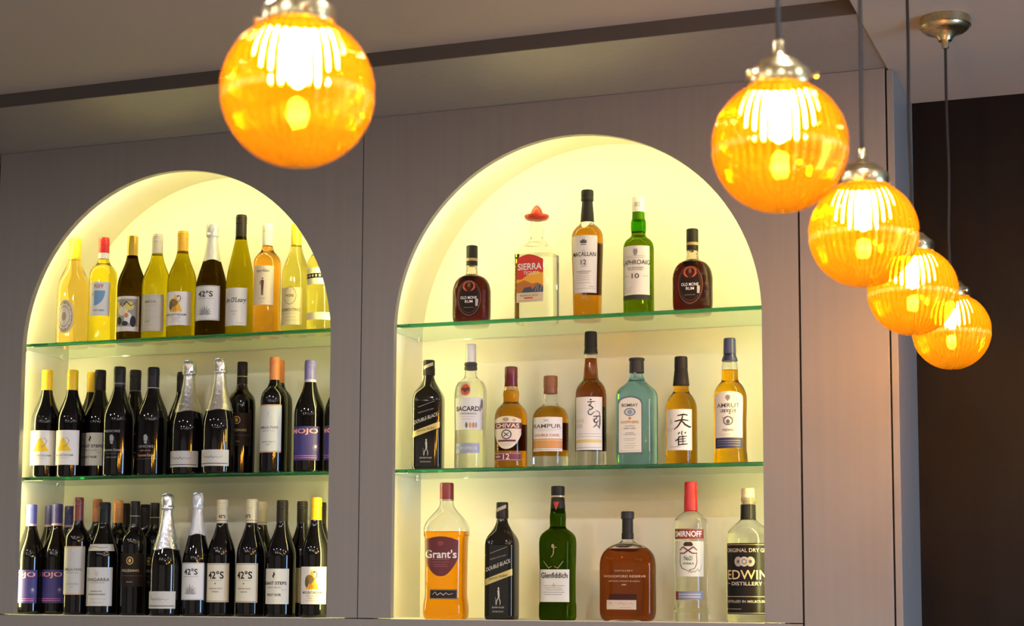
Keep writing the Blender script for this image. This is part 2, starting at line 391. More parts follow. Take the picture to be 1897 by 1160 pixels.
POS = {
    'L1': (-0.0743, 0.080, 0.7559, 0.0458, 0.3030),
    'L2': (0.0227, 0.080, 0.7559, 0.0394, 0.2997),
    'L3': (0.1166, 0.080, 0.7559, 0.0392, 0.2981),
    'L4': (0.1969, 0.080, 0.7559, 0.0397, 0.2988),
    'L5': (0.2781, 0.080, 0.7559, 0.0402, 0.3009),
    'L6': (0.3715, 0.080, 0.7559, 0.0429, 0.3188),
    'L7': (0.4604, 0.080, 0.7559, 0.0382, 0.3336),
    'L8': (0.5426, 0.080, 0.7559, 0.0372, 0.3039),
    'L9': (0.6298, 0.080, 0.7559, 0.0370, 0.2963),
    'L10': (0.7063, 0.080, 0.7559, 0.0375, 0.2793),
    'M1': (-0.1529, 0.080, 0.3801, 0.0404, 0.3065),
    'M2': (-0.0680, 0.080, 0.3801, 0.0401, 0.3032),
    'M3': (-0.0849, 0.200, 0.3801, 0.0388, 0.3116),
    'M4': (-0.0134, 0.134, 0.3801, 0.0411, 0.3074),
    'M5': (0.0926, 0.070, 0.3801, 0.0426, 0.3048),
    'M6': (0.0758, 0.175, 0.3801, 0.0420, 0.3087),
    'M7': (0.1981, 0.075, 0.3801, 0.0423, 0.2996),
    'M8': (0.2202, 0.190, 0.3801, 0.0416, 0.2986),
    'M9': (0.3145, 0.070, 0.3801, 0.0456, 0.3122),
    'M10': (0.4208, 0.052, 0.3801, 0.0443, 0.3115),
    'M11': (0.4438, 0.132, 0.3801, 0.0376, 0.3115),
    'M12': (0.5770, 0.070, 0.3801, 0.0360, 0.3116),
    'M13': (0.5436, 0.160, 0.3801, 0.0360, 0.3153),
    'M14': (0.6814, 0.075, 0.3801, 0.0408, 0.2992),
    'M15': (0.7707, 0.075, 0.3801, 0.0405, 0.2984),
    'B1': (-0.1880, 0.075, 0.0000, 0.0393, 0.3062),
    'B2': (-0.1904, 0.165, 0.0000, 0.0370, 0.3072),
    'B3': (-0.1314, 0.117, 0.0000, 0.0395, 0.3089),
    'B4': (-0.1773, 0.242, 0.0000, 0.0374, 0.3089),
    'B5': (-0.0219, 0.060, 0.0000, 0.0350, 0.3229),
    'B6': (-0.0576, 0.205, 0.0000, 0.0361, 0.3259),
    'B7': (0.0594, 0.065, 0.0000, 0.0430, 0.3087),
    'B8': (0.0437, 0.155, 0.0000, 0.0355, 0.3191),
    'B9': (0.0117, 0.240, 0.0000, 0.0362, 0.3143),
    'B10': (0.1571, 0.065, 0.0000, 0.0354, 0.3104),
    'B11': (0.1003, 0.205, 0.0000, 0.0365, 0.3085),
    'B12': (0.1771, 0.133, 0.0000, 0.0343, 0.3088),
    'B13': (0.2714, 0.045, 0.0000, 0.0429, 0.3270),
    'B14': (0.3502, 0.070, 0.0000, 0.0385, 0.3300),
    'B15': (0.4172, 0.086, 0.0000, 0.0377, 0.3124),
    'B16': (0.5131, 0.075, 0.0000, 0.0381, 0.3120),
    'B17': (0.4942, 0.165, 0.0000, 0.0366, 0.3092),
    'B18': (0.6076, 0.070, 0.0000, 0.0399, 0.3077),
    'B19': (0.6254, 0.150, 0.0000, 0.0376, 0.3083),
    'B20': (0.7106, 0.065, 0.0000, 0.0375, 0.3132),
    'B21': (0.6417, 0.230, 0.0000, 0.0367, 0.3089),
    'S1': (1.1387, 0.085, 0.7559, 0.0496, 0.2051),
    'S2': (1.3170, 0.085, 0.7559, 0.0524, 0.3004),
    'S3': (1.4532, 0.085, 0.7559, 0.0402, 0.3280),
    'S4': (1.5879, 0.085, 0.7559, 0.0384, 0.3012),
    'S5': (1.7267, 0.085, 0.7559, 0.0494, 0.2091),
    'T1': (1.0227, 0.080, 0.3801, 0.0391, 0.2857),
    'T2': (1.1396, 0.080, 0.3801, 0.0415, 0.3229),
    'T3': (1.2506, 0.080, 0.3801, 0.0418, 0.2596),
    'T4': (1.3572, 0.080, 0.3801, 0.0456, 0.2319),
    'T5': (1.4641, 0.080, 0.3801, 0.0391, 0.3399),
    'T6': (1.5839, 0.080, 0.3801, 0.0481, 0.2679),
    'T7': (1.6973, 0.080, 0.3801, 0.0391, 0.2671),
    'T8': (1.8198, 0.080, 0.3801, 0.0406, 0.3071),
    'U1': (1.0799, 0.070, 0.0000, 0.0571, 0.3457),
    'U2': (1.2301, 0.075, 0.0000, 0.0395, 0.2943),
    'U3': (1.3807, 0.070, 0.0000, 0.0443, 0.3326),
    'U4': (1.5637, 0.065, 0.0000, 0.0694, 0.2670),
    'U5': (1.7239, 0.065, 0.0000, 0.0431, 0.3374),
    'U6': (1.8618, 0.080, 0.0000, 0.0531, 0.3203),
}

# ------------------------------------------------------------------ bottles
BURG = [(0, .93), (.012, .99), (.03, 1), (.50, 1), (.56, .965), (.62, .84), (.68, .66), (.73, .52), (.78, .42), (.83, .37), (.9, .35), (.985, .34)]
BORD = [(0, .93), (.012, .99), (.03, 1), (.60, 1), (.655, .97), (.69, .87), (.72, .70), (.745, .52), (.77, .43), (.80, .385), (.86, .37), (.985, .36)]
RIES = [(0, .93), (.012, .99), (.03, 1), (.40, 1), (.50, .93), (.60, .77), (.70, .58), (.78, .44), (.83, .385), (.9, .37), (.985, .36)]
CHAM = [(0, .93), (.012, .99), (.03, 1), (.38, 1), (.46, .96), (.54, .83), (.62, .66), (.70, .50), (.77, .40), (.84, .335), (.88, .32), (.97, .29)]
SHAPES = {
 'monk': ([(0, .84), (.02, .92), (.08, .99), (.14, 1), (.40, 1), (.49, .94), (.55, .82), (.59, .66), (.615, .45), (.635, .33), (.67, .30), (.98, .29)], 2.6, .62),
 'sierra': ([(0, .93), (.015, .99), (.03, 1), (.575, 1), (.60, .95), (.66, .56), (.685, .44), (.70, .36), (.715, .30), (.74, .33), (.77, .37), (.80, .36), (.835, .28), (.86, .26), (.90, .25)], 5, .8),
 'macallan': ([(0, .84), (.012, .88), (.03, .885), (.30, .93), (.60, 1), (.645, .985), (.68, .88), (.71, .68), (.728, .50), (.745, .42), (.78, .38), (.97, .33)], 2, 1),
 'laphroaig': ([(0, .95), (.012, .99), (.03, 1), (.555, 1), (.595, .95), (.63, .80), (.65, .60), (.665, .49), (.68, .46), (.73, .50), (.78, .49), (.82, .42), (.97, .37)], 2, 1),
 'square': ([(0, .93), (.015, .98), (.03, 1), (.62, 1), (.665, .97), (.70, .88), (.74, .72), (.775, .56), (.81, .43), (.84, .36), (.89, .33), (.97, .33)], 5, .98),
 'bacardi': ([(0, .93), (.015, .97), (.03, .98), (.30, .97), (.58, 1), (.635, .97), (.67, .88), (.70, .72), (.72, .52), (.735, .40), (.76, .36), (.97, .32)], 2, 1),
 'chivas': ([(0, .95), (.015, .99), (.03, 1), (.47, 1), (.53, .97), (.575, .87), (.61, .70), (.635, .54), (.655, .47), (.69, .47), (.73, .49), (.765, .45), (.80, .38), (.97, .36)], 2, 1),
 'rampur': ([(0, .94), (.02, .99), (.04, 1), (.50, 1), (.56, .97), (.61, .87), (.65, .70), (.675, .50), (.695, .40), (.72, .37), (.97, .36)], 2, 1),
 'indri': ([(0, .95), (.012, .99), (.03, 1), (.51, 1), (.555, .97), (.59, .87), (.62, .70), (.64, .54), (.66, .48), (.72, .44), (.80, .39), (.97, .37)], 2, 1),
 'bombay': ([(0, .94), (.015, .99), (.03, 1), (.62, 1), (.67, .97), (.71, .86), (.745, .68), (.775, .50), (.80, .41), (.84, .36), (.97, .34)], 5, .8),
 'tenjaku': ([(0, .95), (.012, .99), (.03, 1), (.48, 1), (.54, .97), (.59, .87), (.635, .70), (.66, .56), (.685, .50), (.74, .47), (.97, .37)], 2, 1),
 'amrut': ([(0, .98), (.015, 1.03), (.04, 1.02), (.12, .96), (.3, .96), (.50, 1), (.545, .98), (.585, .89), (.625, .72), (.65, .56), (.67, .50), (.70, .49), (.76, .48), (.80, .44), (.97, .33)], 2, 1),
 'grants': ([(0, .90), (.015, .97), (.05, 1.0), (.10, .985), (.16, .93), (.20, .92), (.55, .945), (.595, .96), (.615, 1.0), (.66, 1.0), (.70, .92), (.735, .79), (.77, .62), (.80, .45), (.825, .35), (.85, .31), (.97, .30)], 3, .9),
 'glenfiddich': ([(0, .94), (.015, .99), (.03, 1), (.11, 1), (.13, .97), (.30, .96), (.57, 1), (.61, .97), (.64, .86), (.665, .68), (.68, .52), (.70, .45), (.76, .46), (.82, .42), (.90, .36), (.97, .34)], 3.2, .95),
 'woodford': ([(0, .84), (.02, .93), (.07, .99), (.12, 1), (.50, 1), (.57, .965), (.62, .88), (.66, .74), (.69, .55), (.71, .34), (.73, .22), (.76, .195), (.97, .185)], 3, .48),
 'smirnoff': ([(0, .98), (.015, 1.02), (.06, 1.02), (.085, .97), (.12, .94), (.66, .96), (.705, .95), (.735, .86), (.76, .68), (.775, .48), (.79, .37), (.97, .34)], 2, 1),
 'edwin': ([(0, .94), (.015, .99), (.03, 1), (.62, 1), (.655, .96), (.69, .84), (.72, .66), (.745, .48), (.765, .36), (.79, .33), (.93, .32)], 2, 1),
 'burg': (BURG, 2, 1), 'bord': (BORD, 2, 1), 'ries': (RIES, 2, 1), 'cham': (CHAM, 2, 1),
 'plain': ([(0, .93), (.012, .99), (.03, 1), (.62, 1), (.68, .95), (.73, .75), (.77, .50), (.80, .40), (.85, .37), (.97, .36)], 2, 1),
}
# glass colours
def dark_glass(name, c, tr=0.):
    return principled(name, c, .035, 0., IOR=1.5, Specular_IOR_Level=.5)
GL = {
 'black': dark_glass('near black wine glass', (.0035, .003, .003)),
 'brownblack': dark_glass('dark brown green glass', (.012, .009, .002)),
 'olive': glass('olive green bottle glass', (.70, .64, .10), 1.33),
 'olivedeep': glass('deep olive bottle glass', (.60, .54, .07), 1.33),
 'brown': glass('brown bottle glass', (.17, .125, .035), 1.33),
 'clear': glass('clear bottle glass', (.985, .99, .985), 1.35),
 'green': glass('green bottle glass', (.38, .68, .12), 1.35),
 'darkgreen': glass('dark green bottle glass', (.27, .42, .10), 1.35),
 'blue': glass('pale blue bottle glass', (.66, .86, .93), 1.35),
 'jw': principled('black spirit bottle glass', (.012, .010, .006), .05, 0., IOR=1.5),
}
hob = glass('hobnail bottle glass', (.93, .90, .86), 1.4)
add_bump(hob, (260, 260, 260), .6, .0012, 'voronoi')
GL['hob'] = hob
WH, BK, GD, SV, RD = (.78, .77, .72), (.01, .01, .012), (.62, .42, .10), (.45, .45, .46), (.65, .02, .02)
CR = (.80, .72, .46); GREY = (.33, .32, .30); PUR = (.055, .045, .24); OR = (.85, .33, .02)
TXT = {}
def text_poly(s):
    """outline mesh of a string, normalised to a unit box"""
    if s in TXT: return TXT[s]
    cu = bpy.data.curves.new('t', 'FONT'); cu.body = s.lstrip('*'); cu.size = 1; cu.resolution_u = 3
    cu.offset = .02 if s.startswith('*') else .006
    cu.fill_mode = 'FRONT'
    o = bpy.data.objects.new('t', cu); COL.objects.link(o)
    bpy.context.view_layer.update()
    dg = bpy.context.evaluated_depsgraph_get(); me = o.evaluated_get(dg).to_mesh()
    v = [(q.co.x, q.co.y) for q in me.vertices]; f = [tuple(p.vertices) for p in me.polygons]
    o.evaluated_get(dg).to_mesh_clear(); bpy.data.objects.remove(o); bpy.data.curves.remove(cu)
    if v:
        x0 = min(a for a, _ in v); x1 = max(a for a, _ in v); y0 = min(b for _, b in v); y1 = max(b for _, b in v)
        v = [((a-x0)/(x1-x0 or 1)-.5, (b-y0)/(y1-y0 or 1)-.5) for a, b in v]
        # long strings are split at the letters already; fine enough to wrap round a bottle
    TXT[s] = (v, f); return TXT[s]
class Surf:
    def __init__(s, prof, H, R, n, dr): s.p, s.H, s.R, s.n, s.dr = prof, H, R, n, dr
    def r(s, z): return pchip(s.p, z)*s.R
    def at(s, a, z, off):
        """a: lateral position in units of R (radians for a round bottle), z: height fraction"""
        r = s.r(z)
        if s.n == 2:
            r += off; return (r*sin(a), -r*cos(a), z*s.H)
        x = max(-.97, min(.97, a)); y = (1-abs(x)**s.n)**(1./s.n)*s.dr
        return (x*r*(1+off/s.R), -(y*r+off), z*s.H)
def patch(sf, a0, a1, zlo, zhi, off, nx=None, nz=10):
    nx = nx or max(4, int((a1-a0)*14)); v = []; f = []
    for i in range(nx+1):
        a = a0+(a1-a0)*i/nx; u = (a-a0)/(a1-a0)*2-1
        lo = zlo(u) if callable(zlo) else zlo; hi = zhi(u) if callable(zhi) else zhi
        for j in range(nz+1): v.append(sf.at(a, lo+(hi-lo)*j/nz, off))
    for i in range(nx):
        for j in range(nz):
            q = i*(nz+1)+j; f.append((q, q+nz+1, q+nz+2, q+1))
    return v, f
def fine_poly(pts, k):
    """a flat outline cut finely enough to be wrapped round a bottle"""
    bm = bmesh.new(); vs_ = [bm.verts.new((x, y*k, 0)) for x, y in pts]
    bm.faces.new(vs_); bmesh.ops.triangulate(bm, faces=bm.faces[:])
    for _ in range(5):
        long_ = [e for e in bm.edges if abs(e.verts[0].co.x-e.verts[1].co.x) > .11]
        if not long_: break
        bmesh.ops.subdivide_edges(bm, edges=long_, cuts=1); bmesh.ops.triangulate(bm, faces=bm.faces[:])
    bm.normal_update(); bm.verts.index_update()
    s = 1 if sum(f.normal.z for f in bm.faces) > 0 else -1
    out = [(q.co.x, q.co.y/k) for q in bm.verts], [tuple(q.index for q in f.verts)[::s] for f in bm.faces]
    bm.free(); return out
def build_label(sf, parent, spec, name='label'):
    """spec: dict a0,a1,z0,z1,color, shape, el=[elements], rough, metal"""
    a0, a1, z0, z1 = spec['a0'], spec['a1'], spec['z0'], spec['z1']
    base = spec.get('off', .0004)
    sh = spec.get('shape', 'rect')
    if sh == 'rect': lo, hi = z0, z1
    elif sh == 'ellipse':
        mid, h = (z0+z1)/2, (z1-z0)/2
        lo = lambda u: mid-h*max(0, 1-abs(u)**2.4)**(1/2.4); hi = lambda u: mid+h*max(0, 1-abs(u)**2.4)**(1/2.4)
    elif sh == 'arch': lo = z0; hi = lambda u: z1-(z1-z0)*.12*(1-max(0, 1-abs(u)**2)**.5)
    elif sh == 'shield':
        lo = lambda u: z0+(z1-z0)*.45*abs(u)**2.2; hi = lambda u: z1-(z1-z0)*.10*abs(u)**2
    elif sh == 'wave': lo = z0; hi = lambda u: z1-(z1-z0)*(.10*abs(u+.1)**1.6)
    elif sh == 'skew':
        k = spec['skew']; lo = lambda u: z0+k*u; hi = lambda u: z1+k*u
    elif sh == 'vee': lo = lambda u: z0+(z1-z0)*abs(u); hi = z1
    if spec.get('color') is not None:
        v, f = patch(sf, a0, a1, lo, hi, base, nx=max(12, int((a1-a0)*14)))
        lab = mesh_obj(name, v, f, paint(spec['color'], spec.get('rough', .5), spec.get('metal', 0.)), parent, True)
    else: lab = parent
    ac, wa = (a0+a1)/2, (a1-a0); zc, hz = (z0+z1)/2, (z1-z0)
    B = {}
    def put(kind, c, v, f):
        c = tuple(c); B.setdefault((kind, c), MB()).add(v, f)
    for i, e in enumerate(spec.get('el', [])):
        k = e[0]; off = base+.00025+.00009*i
        if k == 't':      # text: s, z centre, width (label widths), height (label heights)
            _, s, u, z, w, h, c = e[:7]; rot = e[7] if len(e) > 7 else 0.; skew = e[8] if len(e) > 8 else 0.; asp = (hz*sf.H)/(wa*sf.R)
            tv, tf = text_poly(s); vv = []
            for x, y in tv:
                X = x*w + y*h*skew*asp; Y = y*h + x*w*rot
                vv.append(sf.at(ac+(u+X)*wa, zc+(z+Y)*hz, off+.0002))
            put('lettering', c, vv, tf)
        elif k == 'r':
            _, u0, u1, w0, w1, c = e
            v, f = patch(sf, ac+u0*wa, ac+u1*wa, zc+w0*hz, zc+w1*hz, off, nz=3); put('motif', c, v, f)
        elif k == 'p':
            _, pts, c = e
            pv, pf = fine_poly([(x*wa, y*hz) for x, y in pts], sf.H/sf.R); put('motif', c, [sf.at(ac+x, zc+y, off) for x, y in pv], pf)
        elif k == 'e':
            _, u, z, ru, rz_, c = e; n = 20
            pv, pf = fine_poly([((u+ru*cos(2*pi*q/n))*wa, (z+rz_*sin(2*pi*q/n))*hz) for q in range(n)], sf.H/sf.R)
            put('motif', c, [sf.at(ac+x, zc+y, off) for x, y in pv], pf)
        elif k == 'o':
            _, u, z, ru, rz_, th, c = e; n = 24
            vv = []
            for q in range(n):
                ca, sa = cos(2*pi*q/n), sin(2*pi*q/n)
                vv.append(sf.at(ac+(u+ru*ca)*wa, zc+(z+rz_*sa)*hz, off)); vv.append(sf.at(ac+(u+ru*(1-th)*ca)*wa, zc+(z+rz_*(1-th)*sa)*hz, off))
            put('motif', c, vv, [(2*q, 2*((q+1) % n), 2*((q+1) % n)+1, 2*q+1) for q in range(n)])
        elif k == 'k':    # brush / pen stroke through points, width (in label widths)
            _, pts, wd, c = e[:4]; asp = (hz*sf.H)/(wa*sf.R)
            P = []
            for q in range(len(pts)-1):
                for t in range(4): P.append(tuple(pts[q][j]+(pts[q+1][j]-pts[q][j])*t/4 for j in (0, 1)))
            P.append(pts[-1]); vv = []
            for q, p_ in enumerate(P):
                a = P[max(0, q-1)]; b = P[min(len(P)-1, q+1)]; dx, dy = b[0]-a[0], (b[1]-a[1])*asp; ln = math.hypot(dx, dy) or 1
                ww = wd*(.55+.45*sin(pi*min(1, (q+1.)/len(P))))/2
                nx_, ny_ = -dy/ln*ww, dx/ln*ww/asp
                vv += [sf.at(ac+(p_[0]+nx_)*wa, zc+(p_[1]+ny_)*hz, off), sf.at(ac+(p_[0]-nx_)*wa, zc+(p_[1]-ny_)*hz, off)]
            put('lettering' if len(e) < 5 else e[4], c, vv, [(2*q, 2*q+1, 2*q+3, 2*q+2) for q in range(len(P)-1)])
        elif k == 'fr':   # frame line
            _, m, th, c = e; mz = m*wa*sf.R/(hz*sf.H); tz = th*wa*sf.R/(hz*sf.H)
            for q in ((-.5+m, .5-m, .5-mz-tz, .5-mz), (-.5+m, .5-m, -.5+mz, -.5+mz+tz), (-.5+m, -.5+m+th, -.5+mz, .5-mz), (.5-m-th, .5-m, -.5+mz, .5-mz)):
                v, f = patch(sf, ac+q[0]*wa, ac+q[1]*wa, zc+q[2]*hz, zc+q[3]*hz, off, nz=4); put('motif', c, v, f)
    for (kind, c), mb in B.items():
        mb.obj(kind, paint(c, .5 if kind == 'motif' else .45), lab, True)
    return lab
def cap_part(name, root, prof, H, R, mat, seg=36, ridge=None):
    P = [(z*H, r*R) for z, r in prof]
    if ridge:
        z0, z1, n = ridge; out = []
        for i, (z, r) in enumerate(P[:-1]):
            out.append((z, r))
        top = P[-1]; zz0, zz1 = z0*H, z1*H; rr = pchip(prof, z0)*R
        out = [p for p in out if p[0] < zz0]
        for k in range(n):
            a = zz0+(zz1-zz0)*k/n; b = (zz1-zz0)/n
            out += [(a, rr), (a+b*.25, rr*1.04), (a+b*.6, rr*1.04), (a+b*.85, rr)]
        out += [(p[0], p[1]) for p in P if p[0] > zz1-1e-6]
        P = out
    v, f = rings(P, seg=seg)
    return mesh_obj(name, v, f, mat, root, True, 30)
def screwcap(root, H, R, color, bot=.795, r=.385, metal=0., rough=.35, band=None, rg=True):
    prof = [(bot, r*.97), (bot+.002, r), (.90, r), (.915, r*.99), (.992, r*.97), (.998, r*.93), (1.0, r*.86)]
    c = cap_part('screw_cap', root, prof, H, R, paint(color, rough, metal), ridge=(.925, .985, 3) if rg else None)
    if band:
        z0, z1, col = band; sf = Surf([(0, r*1.01), (1, r*1.01)], H, R, 2, 1)
        v, f = patch(sf, -pi, pi, z0, z1, .0002, nx=36, nz=1); mesh_obj('band', v, f, paint(col, .35), c, True)
    return c
def foil(root, H, R, color, bot=.545, metal=.85, rough=.32, shape=CHAM):
    seg = 48; zs = []
    n = 34; v = []; f = []
    rr = lambda z: pchip(shape, z)*R+.0007
    rows = [bot+(.865-bot)*i/n for i in range(n+1)] + [.87, .88, .885, .893, .90, .91, .93, .95, .97, .985, .995, 1.0]
    random.seed(3)
    ph = [random.random()*6 for _ in range(6)]
    for z in rows:
        if z <= .866: r = rr(z)
        else: r = {.87: .36, .88: .405, .885: .41, .893: .405, .90: .375, .91: .365, .93: .39, .95: .40, .97: .39, .985: .36, .995: .30, 1.0: .2}[z]*R
        for k in range(seg):
            a = 2*pi*k/seg; amp = .0 if z < bot+.02 else (.012 if z < .866 else .045)
            w = 1+amp*(sin(a*7+ph[0]+z*60)*.5+sin(a*11+ph[1]-z*90)*.3+sin(a*4+ph[2]+z*150)*.3)
            zz = z+(.012*sin(a*2+.6)-.006 if z == rows[0] else 0)
            v.append((r*w*sin(a), -r*w*cos(a), zz*H))
    m = len(rows)
    for i in range(m-1):
        for k in range(seg): f.append((i*seg+k, i*seg+(k+1) % seg, (i+1)*seg+(k+1) % seg, (i+1)*seg+k))
    f.append(tuple((m-1)*seg+k for k in range(seg)))
    c = mesh_obj('foil_capsule', v, f, add_bump(principled('foil %02x %g' % (int(color[0]*255), metal), color, rough, metal), (240, 240, 160), .5, .0015), root, True, 60)
    # wire cage
    for k in range(4):
        a = pi/4+k*pi/2
        tube('cage_wire', [(.405*R*sin(a+d)*w, -.405*R*cos(a+d)*w, z*H) for d, w, z in ((-.5, 1.03, .885), (-.2, 1.0, .93), (0, .99, .965), (0, .80, .996), (0, .3, 1.003))], .0006, chrome, c, 6)
    return c
def beta(x, y): return math.atan2(CAM[0]-x, y-CAM[1])
def bottle(key, shape, kind, label, cat, group, glassname, a=-24., level=None, liquid=None, labels=(), caps=None, base_clear=.0, nb=60, squash=1.):
    x, y, z, R, H = POS[key]
    prof, n, dr = SHAPES[shape]
    psi = beta(x, y)+radians(a)
    t = thing(kind, label, cat, (x, y, z+.0002), psi, group)
    zs = sorted(set([p[0] for p in prof]+[i/nb*prof[-1][0] for i in range(nb+1)]))
    P = [(q*H, pchip(prof, q)*R) for q in zs]
    v, f = rings(P, n, dr, 48 if n == 2 else 72)
    if level is not None:
        # air space above the liquid: inner skin
        wt = .0026
        iz = [q for q in zs if q > level+.004 and q < .96]
        ip = [(level*H, max(.003, pchip(prof, level)*R-wt))]+[(q*H, max(.003, pchip(prof, q)*R-wt)) for q in iz]
        v2, f2 = rings(ip, n, dr, 48 if n == 2 else 72, flip=True)
        k = len(v); v += v2; f += [tuple(i+k for i in q) for q in f2]
    mesh_obj('bottle_body', v, f, GL[glassname], t, True, 38 if n == 2 else 50)
    if liquid is not None:
        top = level if level is not None else .93
        lz = [q for q in zs if base_clear+.02 < q < top-.003]
        lp = [((base_clear+.012)*H, pchip(prof, base_clear+.02)*R-.004)]+[(q*H, max(.002, pchip(prof, q)*R-.0028)) for q in lz]+[((top-.001)*H, max(.002, pchip(prof, top)*R-.0028))]
        v, f = rings(lp, n, dr, 48 if n == 2 else 72)
        mesh_obj('liquid', v, f, tint('liquid %s' % (liquid,), liquid), t, True, 50)
    sf = Surf(prof, H, R, n, dr)
    for l in labels: build_label(sf, t, l, l.get('name', 'label'))
    if caps: caps(t, H, R)
    return t, sf
def L(z0, z1, color, el=(), hw=1.05, c=0., **kw):
    d = dict(a0=c-hw, a1=c+hw, z0=z0, z1=z1, color=color, el=list(el)); d.update(kw); return d
def lines(zs, c=GREY, w=.28, u=0., th=.006):
    return [('r', u-w*(1-.25*((i*7) % 3)/2), u+w*(1-.25*((i*5) % 3)/2), z-th/2, z+th/2, c) for i, z in enumerate(zs)]
def emu(u=0., z=.12, s=1., body=(.28, .17, .04)):
    return [('p', [(u-.2*s, z-.24*s), (u+.24*s, z-.24*s), (u+.02*s, z+.28*s)], (.90, .50, .03)),
            ('e', u-.06*s, z+.02*s, .15*s, .12*s, body), ('e', u-.15*s, z-.06*s, .07*s, .13*s, (.12, .12, .05)),
            ('k', [(u+.05*s, z+.02*s), (u+.15*s, z+.06*s), (u+.19*s, z+.16*s), (u+.14*s, z+.24*s), (u+.08*s, z+.22*s)], .022*s, (.10, .09, .08), 'motif'),
            ('e', u+.09*s, z+.215*s, .03*s, .025*s, (.08, .07, .07)),
            ('k', [(u-.05*s, z-.08*s), (u-.02*s, z-.16*s), (u-.06*s, z-.26*s)], .02*s, (.55, .12, .03), 'motif'),
            ('k', [(u+.0*s, z-.08*s), (u+.04*s, z-.17*s), (u+.02*s, z-.26*s)], .02*s, (.55, .12, .03), 'motif')]
def leaf(u=0., z=-.2, s=1.):
    out = []
    for q in range(-4, 5):
        a = q*.36; L_ = .30*s*(1-.06*abs(q))
        tx, tz = u+sin(a)*L_*1.1, z-.14*s+cos(a)*L_*.95
        mx, mz = (u+tx)/2, (z-.14*s+tz)/2; px, pz = .022*cos(a), -.022*sin(a)
        out.append(('p', [(u, z-.14*s), (mx+px, mz+pz), (tx, tz), (mx-px, mz-pz)], (.36, .36, .37) if q % 2 else (.26, .26, .28)))
    return out
def T(s, u, z, w, h, c=BK, *r): return ('t', s, u, z, w, h, c)+tuple(r)

# --- label designs shared by several bottles
def lab_mojo(): return [L(.10, .40, (.045, .035, .20), [T('*MOJO', 0, .34, .86, .19, (.95, .42, .36)), ('e', .36, -.12, .09, .10, (.10, .08, .22)), ('e', .36, -.10, .035, .045, (.45, .4, .5)),
     ('r', -.46, .4, -.375, -.36, (.80, .22, .50)), ('r', -.46, .4, -.435, -.42, (.80, .22, .50))], hw=1.15)]
def lab_mountadam(s=1.): return [L(.11, .42, (.82, .80, .74), emu(-.02, .14, 1.)+[T('MOUNTADAM', 0, -.19, .66, .065, (.12, .11, .10)), T('EDEN VALLEY', 0, -.28, .34, .032, GREY), T('SHIRAZ', 0, -.345, .22, .03, GREY)]+lines([-.41], w=.2), hw=1.1)]
def lab_mount_yellow(): return [L(.11, .43, (.84, .82, .76), [('p', [(-.26, -.10), (.26, -.10), (.10, .14), (.0, .30), (-.10, .22), (-.14, .12)], (.93, .62, .02)), ('k', [(.02, .02), (.14, .10), (.18, .20), (.12, .28), (.06, .25)], .014, (.2, .17, .1), 'motif'), ('k', [(-.1, -.05), (-.02, .05), (.06, .0), (.12, .08)], .01, (.55, .36, .02), 'motif'), T('MOUNTADAM', 0, -.22, .62, .06, (.22, .20, .18))]+lines([-.30], w=.2), hw=1.1)]
def lab_42(cream=(.72, .68, .52)): return [L(.12, .45, cream, [('fr', .03, .012, (.05, .05, .05)), T('*42°S', 0, .20, .60, .20, (.015, .015, .018)), ('r', -.27, .27, .055, .062, GREY), ('e', 0, -.02, .022, .02, (.1, .1, .1)), T('PREMIUM WINE', 0, -.15, .50, .035, (.3, .28, .22)), T('TASMANIA', 0, -.23, .28, .04, (.3, .28, .22))], hw=1.0)]
def lab_42leaf(): return [L(.13, .43, (.66, .66, .65), [('fr', .02, .015, (.25, .3, .36)), T('*42°S', 0, .26, .52, .17, (.03, .03, .035)), ('r', -.3, .3, .12, .13, GREY)]+leaf(0., -.2, 1.), hw=.98)]
def lab_giant(): return [L(.11, .41, (.70, .68, .58), [('k', [(.0, .40), (.03, .34), (-.02, .29), (.01, .24)], .05, BK, 'motif'), T('*GIANT STEPS', .0, .09, .84, .09, (.03, .03, .03)), T('YARRA VALLEY', .0, -.03, .55, .045, GREY), T('PINOT NOIR', .0, -.24, .50, .07, (.03, .03, .03)), ('r', .25, .4, -.1, -.09, GREY)], hw=1.05)]
def lab_amelia(c=(.64, .66, .60)): return [L(.17, .58, (.62, .40, .22), [('r', -.5, .5, -.47, .47, c), ('k', [(-.05, .36), (.0, .26), (.05, .36), (.0, .30), (-.05, .24), (.05, .20)], .012, (.45, .46, .44), 'motif'), T('AMELIA PARK', 0, .02, .78, .055, (.10, .10, .10)), T('MARGARET RIVER', 0, -.05, .52, .024, GREY), T('CABERNET MERLOT', 0, -.28, .56, .028, GREY), T('2020', 0, -.34, .14, .025, GREY)], hw=1.0)]
def lab_sig(): return [L(.06, .20, (.50, .50, .47), [('k', [(-.36, -.02), (-.3, .22), (-.27, .0), (-.22, .10), (-.18, -.02), (-.12, .08), (-.06, .0), (0, .12), (.04, -.03), (.10, .08), (.18, .0), (.3, .08)], .012, (.04, .04, .04)), ('r', -.46, .46, -.37, -.33, (.02, .02, .02))], hw=1.08)]
def lab_poliz(): return [L(.25, .54, (.018, .013, .010), [('o', 0, .28, .12, .12, .22, GD), ('e', 0, .28, .045, .06, GD), T('POLIZIANO', 0, -.02, .62, .075, (.72, .58, .32)), ('r', -.3, .42, -.18, -.17, (.25, .06, .03)), T('TOSCANA', 0, -.36, .22, .035, (.4, .35, .25))], hw=1.15, rough=.45)]
